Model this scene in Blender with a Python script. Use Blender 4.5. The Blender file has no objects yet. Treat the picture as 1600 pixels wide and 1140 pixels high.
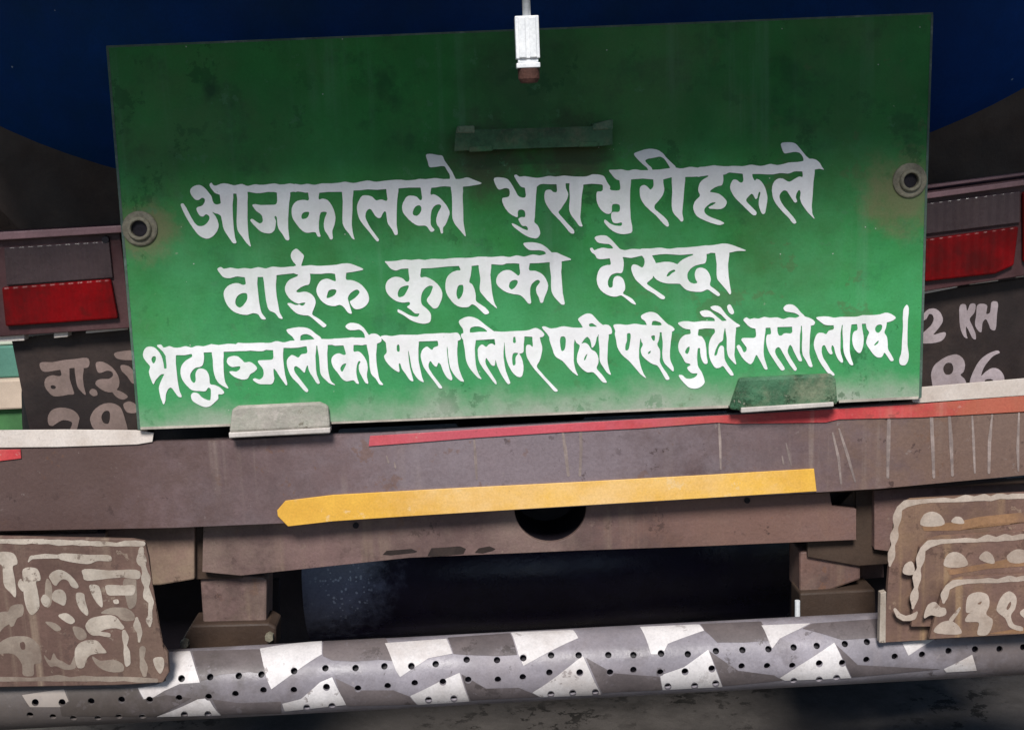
import bpy, bmesh, math, random
from mathutils import Vector, Matrix
random.seed(4)
scene = bpy.context.scene
COL = scene.collection
R_ = math.radians

# ------------------------------------------------------------------ camera
PITCH, ROLL, YAW = R_(10.0), R_(2.3), R_(1.75)
CAM = Vector((0.0, -1.9, 1.38))
FPX = 1900.0
_f = Vector((math.sin(YAW)*math.cos(PITCH), math.cos(YAW)*math.cos(PITCH), -math.sin(PITCH)))
_r = _f.cross(Vector((0, 0, 1))).normalized()
_u = _r.cross(_f)
CR = math.cos(ROLL)*_r - math.sin(ROLL)*_u
CU = math.sin(ROLL)*_r + math.cos(ROLL)*_u
cam_data = bpy.data.cameras.new('camera')
cam_data.sensor_fit = 'HORIZONTAL'; cam_data.sensor_width = 36
cam_data.lens = 36*FPX/1600
cam_data.clip_start = 0.05; cam_data.clip_end = 500
cam = bpy.data.objects.new('camera', cam_data)
cam.matrix_world = Matrix((( CR.x, CU.x, -_f.x, CAM.x), (CR.y, CU.y, -_f.y, CAM.y), (CR.z, CU.z, -_f.z, CAM.z), (0, 0, 0, 1)))
COL.objects.link(cam); scene.camera = cam

# ------------------------------------------------------------------ light
SUN_EL, SUN_AZ = R_(46), R_(-8)        # azimuth from -Y (behind the camera), + towards +X
world = bpy.data.worlds.new('World'); scene.world = world; world.use_nodes = True
wn = world.node_tree.nodes; bg = wn['Background']
sky = wn.new('ShaderNodeTexSky'); sky.sky_type = 'NISHITA'; sky.sun_disc = False
sky.sun_elevation = SUN_EL; sky.sun_rotation = math.pi - SUN_AZ; sky.dust_density = 1.0; sky.altitude = 1300; sky.air_density = 1.0
world.node_tree.links.new(sky.outputs[0], bg.inputs[0]); bg.inputs[1].default_value = 0.05
sl = bpy.data.lights.new('sun', 'SUN'); sl.energy = 2.6; sl.angle = R_(16); sl.color = (1, .97, .93)
so = bpy.data.objects.new('sun', sl)
sdir = Vector((math.sin(SUN_AZ)*math.cos(SUN_EL), -math.cos(SUN_AZ)*math.cos(SUN_EL), math.sin(SUN_EL)))
so.rotation_euler = sdir.to_track_quat('Z', 'Y').to_euler(); so.location = (0, -4, 6)
COL.objects.link(so)
vs = scene.view_settings
vs.view_transform = 'Standard'; vs.look = 'None'; vs.gamma = 1; vs.use_curve_mapping = False
vs.exposure = .76

# ------------------------------------------------------------------ helpers
def ray(px, py):
    return _f + CR*((px-800)/FPX) - CU*((py-570)/FPX)
def at(px, py, Y):
    "the point of the vertical plane y=Y seen at this place of the picture"
    d = ray(px, py)
    return CAM + d*((Y-CAM.y)/d.y)
def tag(o, label=None, cat=None, group=None, kind=None):
    for k, v in (('label', label), ('category', cat), ('group', group), ('kind', kind)):
        if v: o[k] = v
    return o
def empty(name, loc, label=None, cat=None, group=None):
    o = bpy.data.objects.new(name, None); o.empty_display_size = .1
    o.location = loc; COL.objects.link(o)
    return tag(o, label, cat, group)
def wloc(o):
    v = Vector((0, 0, 0))
    while o is not None:
        v = v + o.location; o = o.parent
    return v
def link(name, me, mat, parent=None, loc=None, smooth=False):
    "mesh given in world coordinates -> object; its origin goes to loc (top-level) or to its parent's"
    base = wloc(parent) if parent else Vector(loc or (0, 0, 0))
    me.transform(Matrix.Translation(-base))
    me.materials.clear(); me.materials.append(mat)
    if smooth:
        for p in me.polygons: p.use_smooth = True
    o = bpy.data.objects.new(name, me); COL.objects.link(o)
    if parent: o.parent = parent
    else: o.location = base
    return o
def bevel(o, w=.0015, seg=2, ang=35):
    m = o.modifiers.new('bevel', 'BEVEL'); m.width = w; m.segments = seg; m.limit_method = 'ANGLE'; m.angle_limit = R_(ang)
    return o
def mesh_from(bm, name):
    me = bpy.data.meshes.new(name); bmesh.ops.recalc_face_normals(bm, faces=bm.faces); bm.to_mesh(me); bm.free(); return me
def slab_bm(bm, pts, Y, th, Yfun=None):
    "outline in picture px, front face on y=Y, th thick to the back"
    P = [at(x, y, Y) for x, y in pts]
    a = [bm.verts.new(p) for p in P]
    b = [bm.verts.new(p+Vector((0, th, 0))) for p in P]
    n = len(P)
    bm.faces.new(a); bm.faces.new(b[::-1])
    for i in range(n): bm.faces.new((a[i], b[i], b[(i+1) % n], a[(i+1) % n]))
def slab(name, pts, Y, th, mat, parent=None, loc=None, bev=.0015):
    bm = bmesh.new(); slab_bm(bm, pts, Y, th)
    bmesh.ops.triangulate(bm, faces=[f for f in bm.faces if len(f.verts) > 4])
    o = link(name, mesh_from(bm, name), mat, parent, loc)
    if bev: bevel(o, bev)
    return o
def box_bm(bm, x0, x1, y0, y1, z0, z1):
    v = [bm.verts.new((x, y, z)) for x in (x0, x1) for y in (y0, y1) for z in (z0, z1)]
    for f in ((0, 1, 3, 2), (4, 6, 7, 5), (0, 4, 5, 1), (2, 3, 7, 6), (0, 2, 6, 4), (1, 5, 7, 3)): bm.faces.new([v[i] for i in f])
def box(name, x0, x1, y0, y1, z0, z1, mat, parent=None, loc=None, bev=.003):
    bm = bmesh.new(); box_bm(bm, x0, x1, y0, y1, z0, z1)
    o = link(name, mesh_from(bm, name), mat, parent, loc)
    if bev: bevel(o, bev)
    return o
def cyl_bm(bm, p, q, r0, r1=None, seg=32, caps=True):
    p = Vector(p); q = Vector(q); d = (q-p); r1 = r0 if r1 is None else r1
    m = Matrix.Translation((p+q)/2) @ d.to_track_quat('Z', 'Y').to_matrix().to_4x4()
    bmesh.ops.create_cone(bm, cap_ends=caps, segments=seg, radius1=r0, radius2=r1, depth=d.length, matrix=m)
def lathe_bm(bm, c, axis, prof, seg=40):
    "rings (r, h) about the axis through c"
    q = Vector(axis).to_track_quat('Z', 'Y'); rings = []
    for r, h in prof:
        rings.append([bm.verts.new(Vector(c)+q @ Vector((r*math.cos(2*math.pi*k/seg), r*math.sin(2*math.pi*k/seg), h))) for k in range(seg)])
    for A, B in zip(rings, rings[1:]):
        for k in range(seg): bm.faces.new((A[k], A[(k+1) % seg], B[(k+1) % seg], B[k]))
    return rings
def parse(s):
    return [tuple(float(v)/10 for v in t.split(',')) for t in s.split()]
def fill2d(loops):
    "even-odd filled flat mesh of closed 2-D loops"
    cu = bpy.data.curves.new('tmp', 'CURVE'); cu.dimensions = '2D'; cu.fill_mode = 'FRONT'
    for L in loops:
        s = cu.splines.new('POLY'); s.points.add(len(L)-1); s.use_cyclic_u = True
        for p, q in zip(s.points, L): p.co = (q[0], q[1], 0, 1)
    o = bpy.data.objects.new('tmp', cu); COL.objects.link(o)
    dg = bpy.context.evaluated_depsgraph_get(); me = bpy.data.meshes.new_from_object(o.evaluated_get(dg))
    bpy.data.objects.remove(o); bpy.data.curves.remove(cu)
    return me
def painted(name, key, Y, mat, parent, th=.0007):
    "a coat of paint traced as outlines, th thick, lying on the plane y=Y"
    loops = [[(p.x, p.z) for p in (at(x, y, Y) for x, y in parse(s))] for s in (DATA[key] if isinstance(key, str) else [DATA[key[0]][key[1]]])]
    me = fill2d(loops)
    bm = bmesh.new(); bm.from_mesh(me); bpy.data.meshes.remove(me)
    for v in bm.verts: v.co = Vector((v.co.x, Y-th, v.co.y))
    bmesh.ops.remove_doubles(bm, verts=bm.verts, dist=1e-6)
    edges = [e for e in bm.edges if len(e.link_faces) == 1]
    r = bmesh.ops.extrude_edge_only(bm, edges=edges)
    for v in [g for g in r['geom'] if isinstance(g, bmesh.types.BMVert)]: v.co.y = Y
    me = bpy.data.meshes.new(name); bm.normal_update()
    fr = [f for f in bm.faces if abs(f.normal.y) > .9]
    if fr and fr[0].normal.y > 0: bmesh.ops.reverse_faces(bm, faces=fr)
    bm.to_mesh(me); bm.free()
    return link(name, me, mat, parent)

# ------------------------------------------------------------------ materials
class NT:
    def __init__(s, name):
        s.m = bpy.data.materials.new(name); s.m.use_nodes = True; s.t = s.m.node_tree
        s.p = s.t.nodes['Principled BSDF']; s.tc = s.n('ShaderNodeTexCoord')
        s.co = s.tc.outputs['Object']
    def n(s, t, **k):
        x = s.t.nodes.new(t)
        for a, b in k.items(): setattr(x, a, b)
        return x
    def l(s, a, b): s.t.links.new(a, b)
    def noise(s, scale, detail=6, rough=.6, stretch=None, off=(0, 0, 0)):
        n = s.n('ShaderNodeTexNoise'); n.inputs['Scale'].default_value = scale; n.inputs['Detail'].default_value = detail; n.inputs['Roughness'].default_value = rough
        mp = s.n('ShaderNodeMapping'); mp.inputs['Scale'].default_value = stretch or (1, 1, 1); mp.inputs['Location'].default_value = off
        s.l(s.co, mp.inputs[0]); s.l(mp.outputs[0], n.inputs['Vector'])
        return n.outputs['Fac']
    def rng(s, v, a, b, c=0., d=1.):
        r = s.n('ShaderNodeMapRange', interpolation_type='SMOOTHSTEP')
        for i, q in zip(('From Min', 'From Max', 'To Min', 'To Max'), (a, b, c, d)): r.inputs[i].default_value = q
        s.l(v, r.inputs['Value']); return r.outputs[0]
    def math(s, op, a, b=None):
        m = s.n('ShaderNodeMath', operation=op)
        for i, q in enumerate((a, b)):
            if q is None: continue
            if isinstance(q, (int, float)): m.inputs[i].default_value = q
            else: s.l(q, m.inputs[i])
        return m.outputs[0]
    def mix(s, fac, a, b):
        m = s.n('ShaderNodeMix', data_type='RGBA')
        for i, q in ((0, fac), (6, a), (7, b)):
            if isinstance(q, (int, float)): m.inputs[i].default_value = q
            elif isinstance(q, tuple): m.inputs[i].default_value = q if len(q) == 4 else (*q, 1)
            else: s.l(q, m.inputs[i])
        return m.outputs[2]
    def axis(s, k):
        x = s.n('ShaderNodeSeparateXYZ'); s.l(s.co, x.inputs[0]); return x.outputs[k]
def paint(name, base, rough=.5, var=.3, vscale=7, dirt=None, dirt_amt=.35, dscale=3, streak=None, streak_amt=.4, bump=.12, bscale=120,
          metallic=0., specks_glints=None, stain_light_patches=(), zdust_tint=(), coat=0., dark=None, dark_amt=.6, dkscale=9, spec=.3, grain=.2, chips=(), ribs=0.):
    N = NT(name)
    n1 = N.noise(vscale, 8, .68)
    c = N.mix(N.rng(n1, .3, .72), tuple(v*(1-var) for v in base), tuple(min(v*(1+var), .9) for v in base))
    n3 = N.noise(vscale*9, 5, .7, off=(3, 1, 7))
    c = N.mix(N.math('MULTIPLY', N.rng(n3, .45, .75), .35*min(1, var*2)), c, tuple(v*.6 for v in base))
    if dark:
        c = N.mix(N.math('MULTIPLY', N.rng(N.noise(dkscale, 7, .7, off=(9, 4, 2)), .52, .66), dark_amt), c, dark)
    if dirt:
        c = N.mix(N.math('MULTIPLY', N.rng(N.noise(dscale, 9, .7, off=(5, 2, 1)), .42, .68), dirt_amt), c, dirt)
    if streak:
        st = N.noise(1, 5, .6, stretch=(34, 34, 1.1))
        br = N.noise(4, 4, .5, off=(1, 8, 3))
        c = N.mix(N.math('MULTIPLY', N.math('MULTIPLY', N.rng(st, .5, .72), N.rng(br, .38, .6)), streak_amt), c, streak)
    for z0, z1, col, amt in zdust_tint:
        z = N.axis(2)
        g = N.math('ADD', z, N.math('MULTIPLY', N.math('SUBTRACT', N.noise(9, 6, .65, off=(2, 2, 2)), .5), (z1-z0)*1.6))
        c = N.mix(N.math('MULTIPLY', N.rng(g, z0, z1, 1, 0), amt), c, col)
    for (sx, sz, r0, r1, col, amt) in stain_light_patches:
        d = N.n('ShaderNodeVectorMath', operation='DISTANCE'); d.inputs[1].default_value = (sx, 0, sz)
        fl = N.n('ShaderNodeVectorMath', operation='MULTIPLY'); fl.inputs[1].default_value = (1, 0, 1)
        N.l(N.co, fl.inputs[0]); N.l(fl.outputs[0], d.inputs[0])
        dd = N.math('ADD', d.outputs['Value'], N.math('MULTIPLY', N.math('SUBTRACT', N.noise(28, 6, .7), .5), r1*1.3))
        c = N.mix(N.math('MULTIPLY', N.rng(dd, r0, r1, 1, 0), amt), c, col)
    if specks_glints:
        col, dens, size = specks_glints[:3]
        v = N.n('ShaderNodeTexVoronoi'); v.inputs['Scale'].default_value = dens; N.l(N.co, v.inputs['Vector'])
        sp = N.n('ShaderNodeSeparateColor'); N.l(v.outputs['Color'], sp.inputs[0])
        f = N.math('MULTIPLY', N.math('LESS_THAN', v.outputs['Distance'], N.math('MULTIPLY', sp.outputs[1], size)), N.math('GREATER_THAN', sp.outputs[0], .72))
        if len(specks_glints) > 3:
            sx, sz, rr = specks_glints[3]
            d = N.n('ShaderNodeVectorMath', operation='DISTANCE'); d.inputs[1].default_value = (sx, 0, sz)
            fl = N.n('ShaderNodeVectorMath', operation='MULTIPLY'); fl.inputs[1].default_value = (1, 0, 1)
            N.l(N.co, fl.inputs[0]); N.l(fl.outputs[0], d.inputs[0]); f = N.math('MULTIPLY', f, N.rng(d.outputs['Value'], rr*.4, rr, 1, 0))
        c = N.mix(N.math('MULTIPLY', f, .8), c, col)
    for col, th, sc, amt in chips:
        f = N.math('MULTIPLY', N.rng(N.noise(sc, 7, .72, off=(sc, 1, 2)), th, th+.025), N.rng(N.noise(sc/6, 3, .6, off=(2, sc, 5)), .42, .6))
        c = N.mix(N.math('MULTIPLY', f, amt), c, col)
    gr = N.math('MULTIPLY', N.rng(N.noise(260, 3, .7, off=(2, 6, 1)), .35, .7), grain)
    c = N.mix(gr, c, tuple(v*.35 for v in base))
    N.l(c, N.p.inputs['Base Color'])
    N.l(N.rng(N.noise(vscale*2, 6, .6, off=(4, 4, 4)), .3, .7, max(rough-.12, .03), min(rough+.12, 1)), N.p.inputs['Roughness'])
    N.p.inputs['Metallic'].default_value = metallic; N.p.inputs['Specular IOR Level'].default_value = spec; N.p.inputs['Coat Weight'].default_value = coat
    b = N.n('ShaderNodeBump'); b.inputs['Strength'].default_value = bump; b.inputs['Distance'].default_value = .004
    N.l(N.math('ADD', N.noise(bscale, 6, .65), N.math('MULTIPLY', N.noise(6, 3, .5), 1.5)), b.inputs['Height'])
    if ribs:
        w = N.n('ShaderNodeTexWave', wave_type='BANDS', bands_direction='X'); w.inputs['Scale'].default_value = ribs; w.inputs['Distortion'].default_value = 0
        N.l(N.co, w.inputs['Vector']); b2_ = N.n('ShaderNodeBump'); b2_.inputs['Strength'].default_value = .5; b2_.inputs['Distance'].default_value = .002
        N.l(w.outputs['Fac'], b2_.inputs['Height']); N.l(b.outputs[0], b2_.inputs['Normal']); b = b2_
    N.l(b.outputs[0], N.p.inputs['Normal'])
    return N.m
DUST = (.34, .30, .25); RUST = (.16, .065, .03); GRIME = (.035, .028, .024)
SB = at(820, 660, 0)                       # base of the signboard
def sloc(px, py): p = at(px, py, 0); return p.x-SB.x, p.z-SB.z
M = {}
b1 = sloc(219, 357); b2 = sloc(1420, 283); hd = sloc(835, 250); hp = sloc(330, 140)
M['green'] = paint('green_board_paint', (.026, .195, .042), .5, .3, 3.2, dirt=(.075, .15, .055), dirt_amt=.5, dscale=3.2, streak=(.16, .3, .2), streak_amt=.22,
                   specks_glints=((.5, .5, .45), 60, .06), zdust_tint=((.02, .46, (.075, .37, .15), .6), (-.005, .07, (.42, .41, .36), .8)), bump=.2, dark=(.012, .08, .024), dark_amt=.7, dkscale=8, spec=.2, grain=.12, chips=(((.01, .075, .02), .57, 14, .55), ((.07, .2, .09), .59, 26, .5), ((.3, .34, .24), .66, 50, .6), ((.09, .12, .05), .58, 9, .4)),  # board goes lighter green towards the bottom, with beige dust along the foot
                   stain_light_patches=((b1[0]+.01, b1[1]-.005, .02, .06, (.19, .17, .09), .75), (b2[0]-.015, b2[1]-.02, .02, .085, (.19, .17, .09), .75),
                           (hd[0]-.07, hd[1]+.004, .02, .085, (.05, .05, .028), .8), (hd[0]+.06, hd[1]+.006, .02, .085, (.05, .045, .028), .8), (hd[0]-.01, hd[1]+.13, .03, .13, (.02, .075, .025), .6), (hp[0], hp[1], .004, .02, (.01, .05, .02), .8)))  # dark green patch above the handle paints in the soft shadow there
M['green_dark'] = paint('old_green_bracket', (.04, .11, .05), .6, .5, 14, dirt=(.2, .16, .1), dirt_amt=.6, dscale=12, dark=(.02, .05, .025), dark_amt=.6, dkscale=30, bump=.3)
M['hinge_green'] = paint('hinge_green', (.06, .16, .085), .6, .35, 16, dirt=(.3, .3, .2), dirt_amt=.7, dscale=14, dark=(.01, .05, .02), dark_amt=.9, dkscale=24, bump=.5, chips=(((.012, .04, .016), .56, 40, .9), ((.34, .33, .25), .62, 40, .8)))
M['hinge_dusty'] = paint('hinge_dusty', (.44, .4, .35), .7, .25, 14, dirt=(.27, .31, .23), dirt_amt=.6, dscale=12, bump=.4, chips=(((.17, .15, .11), .58, 34, .8), ((.5, .45, .4), .6, 30, .7)))
M['lip'] = paint('chalky_edge', (.55, .5, .46), .7, .2, 20)
M['edge'] = paint('worn_edge', (.09, .13, .11), .6, .4, 18, dirt=(.03, .1, .05), dirt_amt=.7, dscale=16, dark=(.25, .3, .28), dark_amt=.6, dkscale=20)
M['edge_dusty'] = paint('dusty_edge', (.45, .4, .34), .7, .3, 18)
M['letter'] = paint('white_lettering', (.85, .83, .83), .55, .1, 12, dirt=(.5, .58, .48), dirt_amt=.45, dscale=5, bump=.08, streak=(.5, .55, .5), streak_amt=.3, grain=.06, chips=(((.2, .33, .2), .66, 60, .6),))
M['beam'] = paint('grey_brown_beam', (.15, .1, .1), .5, .3, 4, dirt=(.2, .165, .175), dirt_amt=.6, dscale=1.6, streak=(.33, .26, .22), streak_amt=.75, dark=(.06, .036, .036), dark_amt=.65, dkscale=7, bump=.25, stain_light_patches=((-.05, .9, .05, .42, (.25, .205, .225), .7), (.75, .9, .1, .4, (.2, .125, .09), .75), (-.85, .9, .1, .42, (.1, .06, .05), .75)), chips=(((.05, .03, .028), .6, 34, .7), ((.27, .22, .2), .63, 48, .55), ((.17, .085, .05), .6, 20, .45)))  # paler bluish patch in the middle, browner ones at both ends
M['brown'] = paint('brown_primer', (.16, .10, .092), .55, .35, 6, dirt=(.26, .19, .15), dirt_amt=.55, dscale=5, streak=(.3, .22, .15), streak_amt=.5, bump=.28, dark=(.06, .038, .034), dark_amt=.6, stain_light_patches=((.35, .78, .05, .35, (.21, .115, .088), .7),), chips=(((.05, .03, .026), .6, 30, .7), ((.26, .19, .15), .62, 44, .5), ((.2, .09, .04), .61, 18, .5)))
M['beige'] = paint('dusty_beige_steel', (.22, .14, .112), .65, .3, 6, dirt=(.3, .23, .15), dirt_amt=.6, dscale=6, bump=.2, dark=(.1, .065, .05), dark_amt=.5, streak=(.35, .27, .18), streak_amt=.4, chips=(((.08, .05, .04), .6, 30, .6),))
M['brown_dark'] = paint('dark_brown_steel', (.055, .034, .024), .6, .35, 6, dirt=(.08, .055, .04), dirt_amt=.4, bump=.2)
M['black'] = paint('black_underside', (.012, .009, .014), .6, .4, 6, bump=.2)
M['oily'] = paint('oily_steel_painted_glint', (.018, .013, .032), .3, .4, 5, bump=.3, bscale=60, dirt=(.04, .04, .055), dirt_amt=.5, dscale=4, specks_glints=((.85, .9, 1.0), 210, .6, (-.39, .575, .075)), stain_light_patches=((-.42, .605, .04, .15, (.3, .32, .43), .95),))  # bluish patch and white specks paint a sky glint on the left
M['tank'] = paint('blue_tank_paint', (.0008, .04, .2), .5, .25, 2.5, spec=.12, dirt=(.001, .035, .08), dirt_amt=.6, dscale=2, specks_glints=((.35, .45, .5), 22, .05), bump=.05)
M['white_tape'] = paint('dirty_white_tape', (.72, .64, .58), .55, .15, 6, dirt=(.5, .4, .33), dirt_amt=.6, dscale=6, chips=(((.3, .23, .2), .62, 40, .6),))
M['red_tape'] = paint('red_tape', (.5, .055, .06), .45, .3, 9, dirt=(.5, .2, .16), dirt_amt=.4, dscale=8, streak=(.55, .3, .25), streak_amt=.6, stain_light_patches=((-.1, .97, .1, .4, (.6, .12, .16), .7), (.8, .97, .1, .3, (.42, .15, .085), .75)), chips=(((.2, .07, .06), .6, 36, .7), ((.55, .32, .28), .62, 30, .6)))  # pinker patch in the middle, browner one at the right
M['yellow'] = paint('yellow_stripe', (.84, .45, .07), .5, .16, 7, dirt=(.86, .58, .28), dirt_amt=.9, dscale=2.0, bump=.14, chips=(((.3, .17, .06), .63, 40, .75), ((.8, .6, .35), .6, 26, .5)))
M['drip'] = paint('pale_drips', (.31, .245, .22), .6, .3, 30, dirt=(.19, .145, .135), dirt_amt=.9, dscale=28)
M['lamp_case'] = paint('maroon_lamp_case', (.06, .022, .024), .45, .35, 8, dirt=(.12, .065, .065), dirt_amt=.6, dscale=6, chips=(((.16, .09, .09), .62, 40, .6),))
M['lamp_rim'] = paint('pinkish_rim', (.3, .17, .18), .45, .25, 14, dirt=(.16, .1, .1), dirt_amt=.5)
M['lens_grey'] = paint('smoky_lens', (.05, .033, .036), .3, .2, 9, dirt=(.09, .06, .062), dirt_amt=.6, dscale=8, coat=.05, ribs=22)
M['lens_red'] = paint('red_lens', (.21, .003, .005), .35, .3, 7, dirt=(.06, .006, .006), dirt_amt=.9, dscale=9, spec=.12, ribs=22, dark=(.06, .008, .006), dark_amt=.7, dkscale=11)
M['plate'] = paint('black_number_plate', (.022, .015, .014), .55, .3, 7, dirt=(.075, .05, .04), dirt_amt=.45, dscale=6)
M['plate_ink'] = paint('faded_plate_lettering', (.23, .165, .145), .6, .25, 14, dirt=(.14, .1, .08), dirt_amt=.5, dscale=10)
M['plate_ink_r'] = paint('pale_plate_lettering', (.4, .33, .34), .6, .2, 14, dirt=(.2, .15, .14), dirt_amt=.4, dscale=14)
M['flap'] = paint('dusty_mud_flap', (.14, .082, .066), .75, .3, 7, dirt=(.21, .145, .105), dirt_amt=.6, dscale=4, dark=(.07, .045, .038), dark_amt=.6, dkscale=7, streak=(.33, .25, .18), streak_amt=.7, bump=.3, chips=(((.08, .05, .042), .57, 26, .6), ((.32, .25, .19), .6, 36, .6)))
M['flap_ghost'] = paint('smeared_flap_paint', (.31, .25, .2), .75, .25, 12, dirt=(.17, .12, .095), dirt_amt=.9, dscale=9)
M['flap_ink'] = paint('dusty_flap_paint', (.5, .43, .36), .75, .25, 9, chips=(((.16, .115, .09), .58, 40, .8),), dirt=(.27, .21, .165), dirt_amt=.8, dscale=9, streak=(.25, .19, .13), streak_amt=.6)
M['flap_r'] = paint('rusty_brown_flap', (.18, .105, .083), .7, .3, 7, dirt=(.3, .19, .1), dirt_amt=.5, dscale=5, streak=(.4, .26, .14), streak_amt=.7, dark=(.08, .048, .038), dark_amt=.5, bump=.3, chips=(((.08, .045, .035), .57, 28, .6), ((.33, .23, .16), .6, 36, .6)))
M['flap_ink_r'] = paint('pale_flap_paint', (.5, .41, .34), .7, .2, 14, chips=(((.2, .13, .1), .59, 44, .8),), dirt=(.3, .22, .17), dirt_amt=.7, dscale=11)
M['ochre'] = paint('ochre_rust_streak', (.3, .165, .085), .7, .3, 14, dirt=(.19, .11, .08), dirt_amt=.9, dscale=14)
M['tube'] = paint('grey_bumper_paint', (.275, .25, .275), .42, .3, 6, stain_light_patches=((-.82, .55, .1, .36, (.085, .068, .055), .85), (.82, .55, .06, .34, (.11, .085, .075), .75)), dirt=(.18, .15, .15), dirt_amt=.5, dscale=5, dark=(.13, .11, .115), dark_amt=.45, dkscale=12, bump=.18, streak=(.3, .26, .26), streak_amt=.3, chips=(((.07, .055, .05), .61, 40, .7), ((.32, .28, .28), .64, 55, .5)))
M['tape'] = paint('reflective_white_patch', (.68, .64, .63), .5, .14, 10, stain_light_patches=((-.86, .55, .1, .24, (.24, .19, .15), .8), (.82, .55, .06, .3, (.36, .28, .22), .7)), dirt=(.42, .36, .33), dirt_amt=.6, dscale=6, bump=.08, chips=(((.22, .18, .17), .6, 50, .75), ((.3, .26, .25), .6, 22, .5)))
M['tube_dark'] = paint('dark_bumper_paint', (.13, .108, .11), .5, .3, 8, stain_light_patches=((-.82, .55, .1, .36, (.065, .052, .042), .8),), dirt=(.17, .14, .135), dirt_amt=.6, dscale=7, chips=(((.2, .175, .185), .58, 40, .7), ((.05, .04, .038), .6, 30, .6)))
M['zinc'] = paint('white_zinc', (.8, .82, .84), .35, .12, 30, bump=.1)
M['rust'] = paint('rust', (.09, .04, .03), .8, .4, 40, bump=.4, bscale=300)
M['bolt'] = paint('dusty_bolt', (.2, .18, .13), .6, .35, 40, dirt=(.33, .3, .22), dirt_amt=.6, dscale=30, dark=(.07, .055, .04), dark_amt=.6, dkscale=40, bump=.4, bscale=250)
M['tyre'] = paint('tyre_rubber', (.012, .011, .011), .8, .3, 10, bump=.2)
M['asphalt'] = paint('asphalt', (.075, .066, .06), .9, .35, 14, dirt=(.11, .095, .085), dirt_amt=.5, dscale=1.5, dark=(.03, .025, .021), dark_amt=.7, dkscale=4, chips=(((.012, .01, .008), .55, 22, .95), ((.12, .105, .095), .6, 60, .6)), bump=.5, bscale=70)
M['wall_white'] = paint('limewash', (.66, .68, .56), .85, .15, 2, dirt=(.45, .55, .38), dirt_amt=.5)
M['wall_teal'] = paint('teal_band', (.1, .25, .19), .85, .2, 3)
M['wall_cream'] = paint('cream_band', (.58, .46, .36), .85, .15, 3)
M['wall_green'] = paint('green_band', (.06, .17, .06), .85, .25, 4)

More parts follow.
